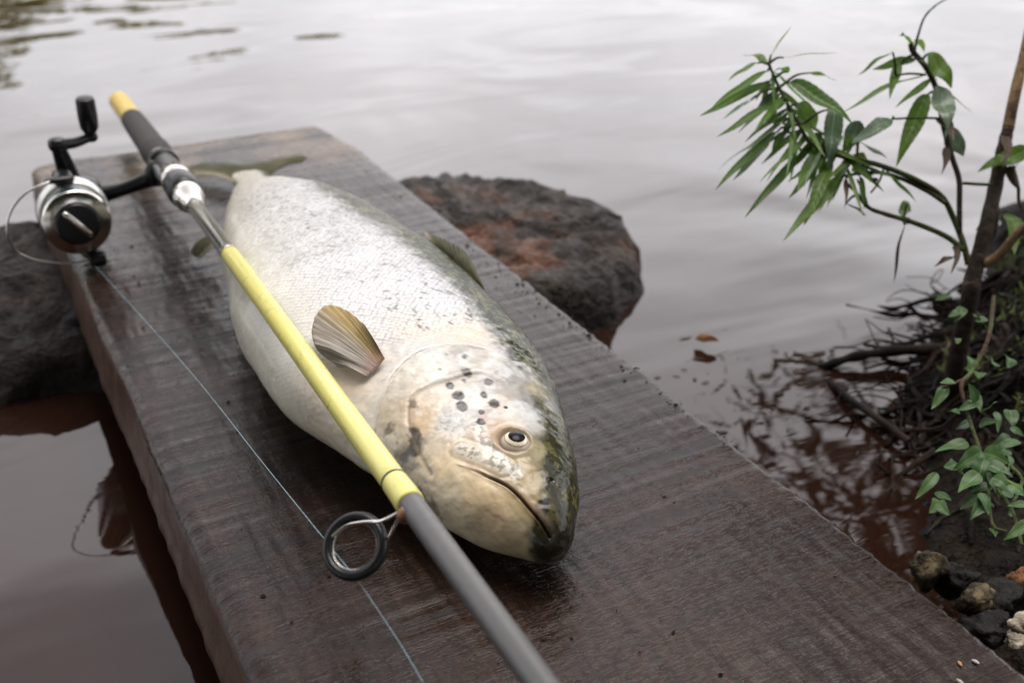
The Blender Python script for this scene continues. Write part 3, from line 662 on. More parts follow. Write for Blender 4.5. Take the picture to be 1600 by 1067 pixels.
# ================================================================== REEL
RC = onz(119, 343, .0405)
ez = RD.copy(); ex = Vector((1, 0, 0)); ex = (ex - ez * ex.dot(ez)).normalized(); eyv = ex.cross(ez) * -1
if eyv.z < 0: eyv = -eyv
REEL = empty('spinning_reel', (RC.x, RC.y, 0), 'black and silver spinning reel clamped to the yellow rod', 'fishing reel')
L3 = lambda x, y, z: RC + ex * (x * .001) + eyv * (y * .001) + ez * (z * .001)
k3 = .001
def rl(name, prof, mat, parent=REEL, n=56, sm=35):
    return MB().lathe(RC, ez, [(a * k3, b * k3) for a, b in prof], n).build(name, mat, parent, edge=sm)
spool = rl('spool', [(-13, 20), (-12.5, 23.5), (-11, 23.5), (-10.5, 19), (4, 19.5), (5, 24), (6.5, 25), (8, 25), (9.5, 24), (11, 20), (11.5, 16.5), (9, 15.8), (8.8, 8)], CHR)
LINEM = M('line_wound', col=(.22, .33, .37), rough=.4); LINEM.bump(LINEM.n('ShaderNodeTexWave', {'Vector': LINEM.coord('Object', (0, 1, 0)), 'Scale': 900}).outputs['Fac'], .0004); LINEM = LINEM.m
rl('wound_line', [(-10.2, 19.4), (-10, 22), (-3, 22.8), (4, 22.4), (4.4, 19.8)], LINEM, spool)
knob = rl('drag_knob', [(8.9, 15.4), (12, 15.4), (13.2, 14.6), (13.5, 8)], BLK, spool)
MB().hull(L3(0, 0, 14.6), (ex * .62 - eyv * .78).normalized(), (ex * .78 + eyv * .62).normalized(), ez, .0138, .0030, .0030, 2.6).build('drag_bar', CHR, knob)
rotor = rl('rotor', [(-36, 14), (-35, 24), (-32, 26.5), (-29, 27)], BLK)
rl('rotor_skirt', [(-30, 25.5), (-29, 26.6), (-15, 26.0), (-13.5, 25.0), (-13.2, 20)], SIL, rotor)
for sg in (1, -1):
    MB().hull(L3(-3 if sg > 0 else 6, 29 * sg, -16), ex, eyv, ez, .0075, .0042, .020, 3).build('rotor_arm', BLK, rotor)
bail = MB().tube(bez([L3(-2, 32, 1), L3(-16, 31.5, 4), L3(-32, 26, 6), L3(-44, 14, 6), L3(-49, -1, 6), L3(-45, -16, 5), L3(-32, -26, 4), L3(-12, -32, 3), L3(6, -33, 2)], 10), .0009, 10).build('bail_wire', STEEL, REEL)
MB().lathe(L3(3, -33, 2), ex, [(0, .003), (.001, .0055), (.007, .0062), (.012, .0055), (.013, .003)], 28).build('line_roller', BLK, bail)
MB().hull(L3(-6, 32, 0), ex, eyv, ez, .011, .0026, .005, 2.4).build('bail_pivot', BLK, bail)
housing = MB().hull(L3(6, 2, -52), ex, eyv, ez, .021, .019, .021, 2.6).build('gear_housing', BLK, REEL)
MB().lathe(L3(2, 0, -74), ez, [(0, .006), (.004, .011), (.006, .011)], 30).build('rear_cap', SIL, housing)
seat_c = rodpt((t_seat + sl * .30) / RL)
st = MB(); sp0 = L3(20, 3, -50); 
pts_ = bez([sp0, sp0.lerp(seat_c, .35) + Vector((0, 0, -.002)), sp0.lerp(seat_c, .75), seat_c + Vector((-.010, 0, .0))], 8)
st.tube(pts_, [.0085 - .0035 * math.sin(math.pi * min(1, i / len(pts_) * 1.35)) + .0015 * (i / len(pts_)) for i in range(len(pts_))], 20)
st.hull(seat_c + Vector((-.0105, 0, .001)), RD, Vector((0, 0, 1)), RD.cross(Vector((0, 0, 1))), .034, .0062, .0036, 2.6)
st.build('reel_foot', BLK, REEL)
hx0 = L3(4, 15, -50); hx1 = onz(90, 228, .088); hx2 = onz(142, 214, .0885); hx3 = onz(132, 152, .121)
hd_ = MB(); hd_.tube([hx0, hx0.lerp(hx1, .5), hx1], [.0085, .0070, .0052], 20); 
hd_.hull(hx1 + Vector((0, 0, .001)), (1, 0, 0), (0, 1, 0), (0, 0, 1), .0070, .0066, .0056, 2.5)
hd_.tube(bez([hx1 + Vector((0, 0, .001)), hx1.lerp(hx2, .5) + Vector((0, 0, -.0012)), hx2]), [.0048 - .0015 * (i / 16) for i in range(17)], 16)
hd_.hull(hx2, (1, 0, 0), (0, 1, 0), (0, 0, 1), .0052, .0052, .0042, 2.4)
handle = hd_.build('crank_handle', BLK, REEL)
kd = (hx3 - hx2).normalized(); kl = (hx3 - hx2).length
MB().lathe(hx2, kd, [(.002, .003), (.004, .0048), (.008, .0068), (kl * .5, .0074), (kl - .003, .0072), (kl - .0008, .0064), (kl, .004)], 28).build('crank_knob', BLK, handle)

# ================================================================== FISHING LINE
m = M('monofilament', col=(.30, .47, .55), rough=.25)
lp = [L3(6, -36, 4), onz(290, 572, .038), onz(410, 722, .058), near_rod(528, 868, .015), near_rod(558, 905, .013), onz(622, 1000, .06), onz(662, 1067, .058), onz(760, 1230, .04)]
mb = MB().tube(bez(lp, 12), .00010, 6)
props(mb.build('fishing_line', m.m), 'thin pale blue fishing line running through the black guide', 'fishing line')

# ================================================================== SHRUB AND PLANTS
def leaf_mesh(name, fold=.25, droop=.18, twist=.3, serr=.04, shape=1.0, seed=0, slim=1.0):
    """unit leaf: base at the origin, tip at y = 1, half width .5; folded along the midrib"""
    n_, k_ = 22, 3; V = []; r_ = random.Random(seed)
    for i in range(n_ + 1):
        t = i / n_
        w = .5 * (math.sin(math.pi * min(1, t ** (.75 * shape))) ** .8) * (1 - .25 * t) if 0 < t < 1 else .006
        w *= 1 + .5 * serr * (1 if i % 2 else -1)
        tw = twist * (t - .2) + .12 * math.sin(6 * t + seed)
        zc_ = (-droop * t * t + .03 * math.sin(9 * t + seed)) * slim
        for j in range(-k_, k_ + 1):
            u = j / k_; x = u * w; z = abs(u) * w * fold * (1.2 - .5 * abs(u)) + .02 * w * math.sin(22 * t) * abs(u)
            V.append((x * math.cos(tw) - z * math.sin(tw), t, zc_ * 1.0 + (x * math.sin(tw) + z * math.cos(tw))))
    c_ = 2 * k_ + 1
    f = [(i * c_ + j, i * c_ + j + 1, (i + 1) * c_ + j + 1, (i + 1) * c_ + j) for i in range(n_) for j in range(c_ - 1)]
    me = mesh(name, V, f)
    at = me.attributes.new('leafuv', 'FLOAT_VECTOR', 'POINT')
    at.data.foreach_set('vector', ar([((j / k_), i / n_, 0) for i in range(n_ + 1) for j in range(-k_, k_ + 1)], dtype=np.float32).ravel())
    return me
def leaf_mat(name, a, b, rough=.38, trans=.35, vn=1.0):
    m = M(name, rough=rough); uv = m.n('ShaderNodeSeparateXYZ', {0: m.attr('leafuv').outputs['Vector']})
    co = m.coord('Object'); rnd = m.n('ShaderNodeObjectInfo').outputs['Random']
    ab = m.math('ABSOLUTE', uv.outputs[0]); vein = m.math('ABSOLUTE', m.math('SINE', m.math('MULTIPLY', m.math('SUBTRACT', uv.outputs[1], m.math('MULTIPLY', ab, .10)), 34.)))
    c = m.mix(rnd, a, b); c = m.mix(m.math('MULTIPLY', m.rng(m.noise(co, 5, 4), .35, .7), .5), c, tuple(x * .55 for x in a))
    c = m.mix(m.rng(vein, .25, .0, 0, .10 * vn), c, tuple(min(1, x * 1.7) for x in b)); c = m.mix(m.rng(ab, .10, .02, 0, .5), c, tuple(min(1, x * 2.0) for x in b))
    m.set('col', c); m.set('coat', .08); m.b.inputs['Coat Roughness'].default_value = .2; m.set('spec', .3)
    m.bump(vein, .003, .25 * vn)
    tr = m.n('ShaderNodeBsdfTranslucent', {'Color': c}); mx = m.n('ShaderNodeMixShader', {0: trans, 1: m.b.outputs[0], 2: tr.outputs[0]})
    m.t.links.new(mx.outputs[0], m.o.inputs[0]); return m.m
LG = leaf_mat('green_leaf', (.10, .20, .04), (.16, .27, .055), trans=.58, vn=.4)
LB = leaf_mat('bright_leaf', (.13, .25, .04), (.18, .30, .055), trans=.6, vn=.5)
LY = leaf_mat('pale_leaf', (.11, .17, .10), (.15, .21, .13), .3, .3, .2)
LD = leaf_mat('dry_leaf', (.035, .020, .012), (.07, .04, .02), .6, .1)
LV = leaf_mat('vine_leaf', (.035, .085, .022), (.075, .15, .04), .5, .3, .1)
LM = {}
for key, mt in (('g', LG), ('b', LB), ('y', LY), ('d', LD), ('v', LV)):
    LM[key] = []
    for q in range(4):
        me_ = leaf_mesh('leaf', .22 + .12 * (q % 3), .10 + .09 * q, (-.5, .3, .7, -.2)[q], .05 if key in 'gby' else .015, 1.0 if key != 'v' else .85, q * 3 + 1, 3.6 if key in 'gby' else 1.3)
        if key == 'd':
            me_ = leaf_mesh('leaf', .9, .3, 1.4, .06, 1.0, q + 20, 3.0)
        me_.materials.append(mt); LM[key].append(me_)
lrnd = random.Random(5)
def put_leaf(a, b, w, kind, parent, face=None, name='leaf'):
    """leaf from point a to point b, w metres wide, upper side turned towards `face`"""
    y = b - a; L_ = y.length; y.normalize()
    z = face or (Vector((0, 0, 1)) * .75 - _cm.col[2] * -.35 + Vector((lrnd.uniform(-.5, .5), lrnd.uniform(-.5, .5), lrnd.uniform(-.2, .3))))
    x = y.cross(z); x.normalize(); z = x.cross(y)
    o = bpy.data.objects.new(name, lrnd.choice(LM[kind])); C.objects.link(o)
    for p in o.data.polygons: break
    o.parent = parent
    mt = Matrix.Identity(4)
    for r_ in range(3): mt[r_][0] = x[r_] * w; mt[r_][1] = y[r_] * L_; mt[r_][2] = z[r_] * w; mt[r_][3] = a[r_] - top(parent)[r_]
    o.matrix_local = mt
    return o
for ms in LM.values():
    for me_ in ms: me_.polygons.foreach_set('use_smooth', [True] * len(me_.polygons))
def bark(name, a, b, c_=None):
    m = M(name, rough=.7, spec=.15); co = m.coord('Pos'); n_ = m.noise(co, 160, 5, .65); k_ = m.noise(co, 30, 3)
    col = m.ramp(n_, [(.35, a), (.65, b)])
    if c_: col = m.mix(m.rng(k_, .45, .6), col, c_)
    m.set('col', col); m.bump(n_, .004); return m.m
STEM = bark('green_stem', (.035, .055, .016), (.07, .10, .03), (.05, .028, .018))
WOODY = bark('woody_stem', (.014, .010, .008), (.05, .035, .025))
CANE = bark('dry_cane', (.16, .10, .05), (.28, .19, .10), (.05, .03, .02))
Q4 = lambda x, y, d=.80: deep(1080 + x / 2.319, y / 2.319, d)
Q5 = lambda x, y, d=.72: deep(1080 + x / 1.702, 440 + y / 1.702, d)
base = Q4(1010, 1060, .80)
SHRUB = empty('shrub', (base.x, base.y, ground(base.x, base.y) - .004), 'leafy green shrub growing on the bank beside the water', 'shrub')
def stem(pts, r0, r1, mat=STEM, name='stem', n=10, parent=None):
    P_ = bez(pts, 8); k_ = len(P_)
    return MB().tube(P_, [r0 + (r1 - r0) * i / (k_ - 1) * (1 + .12 * math.sin(i * 1.3)) for i in range(k_)], n).build(name, mat, parent or SHRUB)
stem([Vector((base.x, base.y, ground(base.x, base.y) - .03)), Q4(1008, 1090, .80), Q4(1012, 1040, .80), Q4(1045, 920, .80), Q4(1080, 780, .80), Q4(1110, 640, .81), Q4(1130, 540, .81), Q4(1150, 460, .81)], .0068, .0042, WOODY, 'trunk', 14)
stem([Q4(1148, 470, .81), Q4(1165, 380, .81), Q4(1190, 270, .815), Q4(1212, 180, .82), Q4(1260, -60, .83)], .0042, .0036, CANE, 'cane', 12)
stem([Q4(1005, 960), Q4(985, 880), Q4(950, 790), Q4(905, 710, .79), Q4(810, 650, .78), Q4(700, 605, .775), Q4(600, 578, .77), Q4(520, 560, .77), Q4(430, 515, .77), Q4(390, 450, .77), Q4(345, 370, .77), Q4(310, 300, .77), Q4(280, 230, .77)], .0024, .0010)
stem([Q4(920, 735, .79), Q4(850, 690, .785), Q4(740, 640, .78), Q4(650, 625, .775), Q4(540, 640, .77)], .0018, .0010)
stem([Q4(985, 905), Q4(920, 855, .80), Q4(800, 805, .79), Q4(700, 775, .78), Q4(640, 750, .78), Q4(590, 690, .78), Q4(555, 655, .78)], .0022, .0010)
stem([Q4(972, 850), Q4(972, 740), Q4(970, 650, .80), Q4(945, 570, .80), Q4(915, 460, .80), Q4(890, 330, .80), Q4(850, 245, .80), Q4(805, 190, .80), Q4(795, 160, .80)], .0020, .0020, WOODY)
stem([Q4(808, 190), Q4(822, 130), Q4(845, 65), Q4(885, 22), Q4(930, -5)], .0011, .0004)
stem([Q4(1090, 670), Q4(1040, 668), Q4(985, 664)], .0012, .0012)
stem([Q4(1050, 960), Q4(1110, 930, .79), Q4(1180, 850, .77), Q4(1260, 780, .76)], .0035, .0030, CANE, 'cane')
stem([Q4(1170, 620, .80), Q4(1185, 680, .79), Q4(1190, 740, .79), Q4(1230, 790, .78)], .0014, .001, WOODY)
stem([Q4(1060, 900), Q4(1100, 840), Q4(1108, 770)], .0018, .0014, WOODY)
for a_ in ([(400, 550), (350, 470), (320, 420)], [(640, 750), (625, 700), (600, 650)], [(900, 430), (820, 428), (730, 432)], [(850, 272), (790, 268), (740, 275)], [(780, 740), (770, 800), (775, 815)], [(700, 605), (680, 660), (650, 700)]):
    stem([Q4(x, y, .785) for x, y in a_], .0009, .0007)
LV_ = [(275,235,205,152,35,'g'),(290,200,360,90,7,'g'),(352,262,315,215,30,'g'),(335,210,535,180,12,'g'),(240,230,135,270,18,'g'),(275,260,75,365,24,'g'),(285,295,40,405,30,'g'),(285,295,230,360,25,'g'),(360,300,580,400,58,'g'),(430,265,540,280,20,'g'),
 (330,365,95,475,28,'g'),(215,365,120,415,12,'y'),(300,375,290,435,30,'g'),(330,450,85,610,30,'g'),(330,480,290,560,25,'g'),(310,480,90,655,30,'g'),(285,515,150,640,25,'y'),(400,560,200,765,28,'g'),(410,560,265,690,14,'d'),(460,560,390,670,52,'g'),
 (440,630,350,710,20,'g'),(510,580,410,790,42,'b'),(540,640,340,860,42,'g'),(380,380,470,465,74,'g'),(520,395,505,570,58,'y'),(470,480,430,560,62,'g'),(610,440,560,560,62,'y'),(730,430,605,490,46,'y'),(600,515,720,570,20,'y'),(590,560,645,640,62,'b'),
 (610,640,640,760,22,'g'),(560,650,560,740,16,'d'),(770,790,780,710,36,'b'),(775,812,720,1025,13,'d'),(790,165,785,90,36,'g'),(815,150,850,155,26,'g'),(730,190,595,260,22,'g'),(815,215,660,240,30,'g'),(755,235,715,320,30,'g'),(850,270,540,350,34,'g'),
 (860,195,955,300,62,'b'),(855,345,750,555,56,'b'),(900,320,945,440,72,'y'),(920,470,1000,560,62,'y'),(1225,545,1045,605,62,'b'),(1120,780,1030,825,42,'b'),(1150,770,1206,840,52,'g'),(1080,860,1040,890,32,'g'),(950,935,890,940,20,'d'),
 (960,890,955,965,26,'d'),(905,430,935,470,40,'d'),(925,540,915,600,26,'d'),(1165,600,1170,650,40,'d'),(1130,500,1150,560,40,'d'),(650,660,690,640,20,'d'),(560,740,640,770,12,'d'),(350,360,300,380,30,'g'),(430,520,380,600,26,'g'),(350,430,250,455,20,'g'),(500,470,560,500,50,'g'),(555,500,600,560,45,'g'),(450,500,480,560,60,'g')]
tocam = _cm.col[2]
PET = []
for (xa, ya), (xb, yb), n_ in [((285, 250), (345, 370), 10), ((345, 370), (430, 515), 15), ((430, 515), (600, 578), 14), ((560, 600), (700, 610), 3), ((800, 180), (890, 330), 4)]:
    for q in range(n_):
        t = (q + lrnd.random()) / n_; x = xa + (xb - xa) * t; y = ya + (yb - ya) * t; a_ = math.radians(lrnd.choice([150, 160, 140, 125, 110, 30, 50, 75]) + lrnd.uniform(-14, 14)); L_ = lrnd.uniform(110, 230)
        LV_.append((x, y, x + L_ * math.cos(a_), y + L_ * math.sin(a_), lrnd.uniform(13, 23), lrnd.choice('ggggbby')))
for x0, y0, x1, y1, w, kd_ in LV_:
    d0 = .775 if x0 < 740 else .80; j = lrnd.uniform(-.035, .035) - (.015 if x1 < x0 else 0)
    fc_ = (tocam * .8 + Vector((0, 0, .6)) + Vector((lrnd.uniform(-.35, .35), lrnd.uniform(-.35, .35), lrnd.uniform(-.2, .2)))) if w > 40 else None
    PET.append(Q4(x0, y0, d0)); put_leaf(Q4(x0, y0, d0), Q4(x1, y1, d0 + j), w * (1.3 if w > 40 else 1.35) / 2.319 * d0 / FPX, kd_, SHRUB, fc_)

pm = MB(); spts = [Vector(v_.co) for o_ in SHRUB.children if o_.name.startswith(('stem', 'trunk', 'cane')) for v_ in o_.data.vertices]
for p in PET:
    q = min(spts, key=lambda w_: (w_ - p).length); dq = (q - p).length
    if .0015 < dq < .08: pm.tube(bez([p, p.lerp(q, .5) + Vector((0, 0, .12 * dq)), q], 5), [.0006 + .00005 * i for i in range(11)], 6)
pm.build('petioles', STEM, SHRUB)['kind'] = 'stuff'
# ---- creeper on the bank
VINE = empty('creeper', tuple(Q5(765, 430, .66)), 'green creeper with rounded leaves trailing down the root bank', 'plant')
stem([Q5(805, 40, .74), Q5(790, 150, .70), Q5(745, 240, .68), Q5(718, 275, .66), Q5(738, 360, .65), Q5(765, 440, .635), Q5(790, 520, .615), Q5(850, 600, .59), Q5(880, 700, .57)], .0014, .0009, STEM, 'stem', 8, VINE)
stem([Q5(790, 520, .61), Q5(800, 640, .59), Q5(840, 665, .58)], .0010, .0007, STEM, 'stem', 8, VINE)
stem([Q5(850, 490, .61), Q5(880, 530, .60), Q5(850, 600, .59)], .0011, .0008, STEM, 'stem', 8, VINE)
stem([Q5(718, 262, .665), Q5(690, 275, .66), Q5(655, 285, .66)], .0010, .0007, STEM, 'stem', 8, VINE)
rr0 = random.Random(3)
for x0, y0, x1, y1, w, d in [(735,428,650,448,44,.64),(765,320,712,337,32,.655),(758,322,752,278,38,.655),(778,345,812,315,32,.65),(765,380,805,362,34,.65),(772,452,708,490,56,.62),(775,455,838,470,60,.62),(765,510,712,555,50,.61),(790,490,852,505,54,.61),(788,580,744,622,42,.60),(792,505,828,570,56,.61),(655,508,602,572,32,.63),(650,560,692,578,30,.63),(895,640,836,682,36,.57),(892,590,850,592,24,.585),(680,278,640,335,34,.66),(690,36,650,46,22,.78),(780,470,760,540,60,.615),(800,520,850,540,50,.60),(770,560,800,610,36,.60),(850,540,885,565,40,.59),(835,525,885,548,12,.58),(700,265,670,262,24,.66)] + [(rr0.uniform(640, 880), yy_, 0, 0, rr0.uniform(20, 44), .76 - yy_ * .00026) for yy_ in [rr0.uniform(60, 660) for _ in range(34)]]:
    if not x1: x1, y1 = x0 + rr0.uniform(-60, 40), y0 + rr0.uniform(-10, 55)
    put_leaf(Q5(x0, y0, d), Q5(x1, y1, d - .01), w / 1.702 * d / FPX, 'v' if w > 12 else 'b', VINE, tocam * .7 + Vector((lrnd.uniform(-.4, .4), lrnd.uniform(-.4, .4), .8)))

# ---- tangle of roots over the bank edge
ROOTM = bark('wet_root', (.003, .0022, .0018), (.010, .007, .005), (.022, .013, .008))
mb = MB(); rr_ = random.Random(11)
for q in range(430):
    t = rr_.random() ** .8; P0_ = Vector((.60 + .25 * t + rr_.uniform(-.03, .05), .505 + .14 * t - rr_.random() * .17, 0)); P0_.z = ground(P0_.x, P0_.y) + rr_.uniform(-.004, .012)
    ang = rr_.gauss(3.5, .9); L_ = rr_.uniform(.03, .12); pts_ = [P0_]
    for k_ in range(5):
        ang += rr_.gauss(0, .45); p = pts_[-1] + Vector((math.cos(ang), math.sin(ang), 0)) * L_ / 5
        p.z = max(ground(p.x, p.y) + rr_.uniform(-.002, .010), WATER_Z - .006); pts_.append(p)
    r0 = rr_.choice([.0008, .0010, .0014, .0022, .0032]); P_ = bez(pts_, 3)
    mb.tube(P_, [r0 * (1 - .6 * i / len(P_)) for i in range(len(P_))], 5)
props(mb.build('root_tangle', ROOTM), 'tangle of thin wet roots hanging over the bank edge', 'roots', kind='stuff')
mb = MB(); mb.tube(bez([onz(1262, 577, WATER_Z - .006), onz(1300, 568, WATER_Z + .004), onz(1340, 556, WATER_Z + .010), onz(1400, 548, WATER_Z + .012), onz(1470, 545, WATER_Z + .016), onz(1530, 535, WATER_Z + .02)], 8), [.0028 + .0028 * i / 40 + .0006 * math.sin(i * .9) for i in range(41)], 12)
mb.tube(bez([onz(1390, 549, WATER_Z + .012), onz(1395, 530, WATER_Z + .020), onz(1388, 512, WATER_Z + .026)], 6), .0009, 6)
props(mb.build('branch', ROOTM), 'dark bare branch reaching from the bank into the water', 'branch')
mb = MB(); mb.tube(bez([onz(1296, 595, WATER_Z), onz(1330, 625, WATER_Z + .006), onz(1380, 660, WATER_Z + .008), onz(1420, 690, WATER_Z + .008)], 8), .0028, 10)
props(mb.build('branch', ROOTM), 'short dark branch lying half sunk below the longer branch', 'branch')

# ---- moss and small sprigs on top of the bank
MOSS = leaf_mat('moss_leaf', (.028, .045, .012), (.06, .075, .02), .6, .2)
v_, f_ = [], []
for q in range(9000):
    x = rr_.uniform(.56, 1.0); y = rr_.uniform(.33, .70); d = float(sdist(ar([[x, y]]))[0]) if q % 1 == 0 else 0
    if d < .015 or vnoise(ar([[x * 22, y * 22, 1.]]))[0] < -.05: continue
    z = ground(x, y) + rr_.uniform(0, .008); a_ = rr_.uniform(0, 6.3); L_ = rr_.uniform(.004, .014); w = L_ * .22; el = rr_.uniform(.2, 1.2)
    dx, dy = math.cos(a_), math.sin(a_); n0 = len(v_)
    v_ += [(x - dy * w, y + dx * w, z), (x + dy * w, y - dx * w, z), (x + dx * L_ * math.cos(el), y + dy * L_ * math.cos(el), z + L_ * math.sin(el))]; f_.append((n0, n0 + 1, n0 + 2))
props(link('moss', mesh('moss', v_, f_), MOSS, smooth=False), 'dull green moss covering the top of the bank', 'moss', kind='stuff')

# ---- stones at the water's edge
def stone(c_, r, mat, label, seed, name='stone'):
    n1, n2 = 26, 18; V_ = []
    for j in range(n2 + 1):
        b_ = -math.pi / 2 + math.pi * j / n2
        for i in range(n1): a_ = 2 * math.pi * i / n1; V_.append((math.cos(b_) * math.cos(a_), math.cos(b_) * math.sin(a_), math.sin(b_)))
    V_ = ar(V_); nn = fbm(V_ * 1.4 + seed, 4); V_ = np.sign(V_) * np.abs(V_) ** .8 * (1 + .42 * nn + .14 * fbm(V_ * 4 + seed, 3))[:, None] * ar(r)
    f_ = [(j * n1 + i, j * n1 + (i + 1) % n1, (j + 1) * n1 + (i + 1) % n1, (j + 1) * n1 + i) for j in range(n2) for i in range(n1)]
    o = link(name, mesh(name, V_ + ar(c_), f_), mat); return props(o, label, 'stone', 'stones at the water edge')
def stone_mat(name, a, b, c_):
    m = M(name, rough=.6, spec=.15); co = m.coord('Pos'); n_ = m.noise(co, 70, 6, .65); m.set('col', m.ramp(n_, [(.35, a), (.52, b), (.66, c_)])); m.bump(m.noise(co, 240, 5), .003); return m.m
SY = stone_mat('yellow_stone', (.006, .005, .003), (.04, .03, .016), (.20, .15, .08)); SG = stone_mat('dark_stone', (.003, .0024, .002), (.008, .0065, .0055), (.026, .021, .017)); SW = stone_mat('pale_stone', (.10, .085, .06), (.30, .26, .20), (.45, .40, .32))
for x, y, z, r, mt, lb, sd_ in [(1447, 893, -.058, (.011, .009, .010), SY, 'yellowish stone close to the plank edge at the water', 1.3), (1490, 905, -.066, (.012, .010, .009), SG, 'dark wet stone beside the yellowish stone', 4.2), (1525, 940, -.062, (.011, .007, .008), SY, 'pointed tan stone between the dark stones', 7.7),
    (1560, 930, -.066, (.012, .010, .006), SG, 'flat dark stone behind the pointed tan stone', 9.1), (1545, 985, -.060, (.013, .010, .008), SG, 'mossy black stone by the pale pebbles', 2.9), (1597, 980, -.052, (.007, .006, .006), SW, 'larger pale pebble on the dark soil', 5.5), (1588, 1002, -.052, (.006, .0045, .004), SW, 'small pale pebble below the larger one', 6.6), (1597, 905, -.064, (.008, .006, .005), stone_mat('rust_stone', (.05, .02, .008), (.14, .06, .02), (.2, .1, .04)), 'rust brown pebble at the foot of the bank', 8.8)]:
    p = onz(x, y, z - .004); stone((p.x, p.y, z - .004), r, mt, lb, sd_)

# ---- things afloat
DEADM = leaf_mat('dead_leaf', (.16, .075, .03), (.26, .14, .06), .5, .25)
me_ = leaf_mesh('dead_leaf', 1.1, -.35, 1.2, .05, 1.0, 33); me_.materials.append(DEADM)
me_.polygons.foreach_set('use_smooth', [True] * len(me_.polygons))
o = bpy.data.objects.new('dead_leaf', me_); C.objects.link(o); p = onz(1086, 531, WATER_Z + .004); p2 = onz(1122, 543, WATER_Z + .003)
y = (p2 - p); L_ = y.length; y.normalize(); x = y.cross(Vector((0, 0, 1))).normalized()
o.matrix_world = Matrix(((x.x * .014, y.x * L_, 0, p.x), (x.y * .014, y.y * L_, 0, p.y), (x.z * .014, y.z * L_, L_ * .8, p.z), (0, 0, 0, 1)))
props(o, 'curled brown dead leaf floating near the plank', 'leaf')
v_, f_ = [], []
for q in range(80):
    if q < 48: px_, py_ = rr_.gauss(1185, 75), rr_.gauss(620, 45)
    else: px_, py_ = rr_.gauss(1255, 35), rr_.gauss(565, 16)
    if py_ < 545: continue
    p = onz(px_, py_, WATER_Z + .0006); w = .0004 + .0022 * rr_.random() ** 2.5; L_ = w * rr_.uniform(1, 4.5); a_ = rr_.gauss(-.45, .5); n0 = len(v_)
    if sdist(ar([[p.x, p.y]]))[0] > -.004: continue
    for k_ in range(6):
        b_ = k_ * math.pi / 3; r_ = rr_.uniform(.7, 1.2); u = math.cos(b_) * L_ * r_; t = math.sin(b_) * w * r_
        v_.append((p.x + u * math.cos(a_) - t * math.sin(a_), p.y + u * math.sin(a_) + t * math.cos(a_), p.z + rr_.uniform(0, .0008)))
    f_.append(tuple(range(n0, n0 + 6)))
props(link('floating_debris', mesh('floating_debris', v_, f_), bark('debris', (.012, .008, .005), (.06, .034, .02)), smooth=False), 'scraps of brown plant litter floating beside the plank', 'plant litter', kind='stuff')
v_, f_ = [], []
for q in range(330):
    if q < 130: x_, y_ = .366 - abs(rr_.gauss(0, .010)), rr_.uniform(.42, .78)
    else: x_, y_ = rr_.uniform(.08, .36), rr_.uniform(.2, 1.0)
    if q >= 130 and .13 < x_ < .285 and y_ > .34: continue
    r_ = .0003 + .0010 * rr_.random() ** 3; n0 = len(v_); a_ = rr_.uniform(0, 3)
    for k_ in range(5): v_.append((x_ + r_ * math.cos(a_ + k_ * 1.257) * rr_.uniform(.7, 2.2), y_ + r_ * math.sin(a_ + k_ * 1.257), .0002))
    v_.append((x_, y_, r_ * .9 + .0003)); f_ += [(n0 + k_, n0 + (k_ + 1) % 5, n0 + 5) for k_ in range(5)]
props(link('crumbs', mesh('crumbs', v_, f_), bark('crumb', (.008, .005, .004), (.04, .024, .015)), smooth=False), 'dark crumbs of soil and bark strewn on the plank', 'crumbs', kind='stuff')
v_, f_ = [], []
for q in range(2600):
    x_, y_ = rr_.uniform(.40, .62), rr_.uniform(.05, .50); d = float(sdist(ar([[x_, y_]]))[0])
    if d < -.008 or rr_.random() < d * 3: continue
    r_ = .0008 + .004 * rr_.random() ** 3; z_ = ground(x_, y_); n0 = len(v_); a_ = rr_.uniform(0, 3)
    for k_ in range(5): v_.append((x_ + r_ * math.cos(a_ + k_ * 1.257) * rr_.uniform(.6, 1.6), y_ + r_ * math.sin(a_ + k_ * 1.257), z_ - .001))
    v_.append((x_ + r_ * rr_.uniform(-.3, .3), y_, z_ + r_ * rr_.uniform(.4, 1.))); f_ += [(n0 + k_, n0 + (k_ + 1) % 5, n0 + 5) for k_ in range(5)]
props(link('gravel', mesh('gravel', v_, f_), SG, smooth=False), 'dark wet gravel and crumbs of earth at the foot of the bank', 'gravel', kind='stuff')
CHIP = bark('wood_chip', (.30, .14, .06), (.42, .24, .12)); CHIPW = bark('pale_chip', (.35, .30, .25), (.5, .45, .4))
for x, y, x2, y2, mt, lb in [(1497, 1032, 1503, 1040, CHIP, 'orange wood splinter on the plank'), (1519, 1030, 1530, 1036, CHIPW, 'short white splinter beside the orange one on the plank'), (1494, 1060, 1506, 1068, CHIPW, 'longer white splinter at the plank edge')]:
    a_ = onz(x, y, .0012); b_ = onz(x2, y2, .0012)
    props(MB().tube([a_, a_.lerp(b_, .5), b_], [.0003, .0008, .0003], 6).build('splinter', mt), lb, 'splinter', 'splinters on the plank')

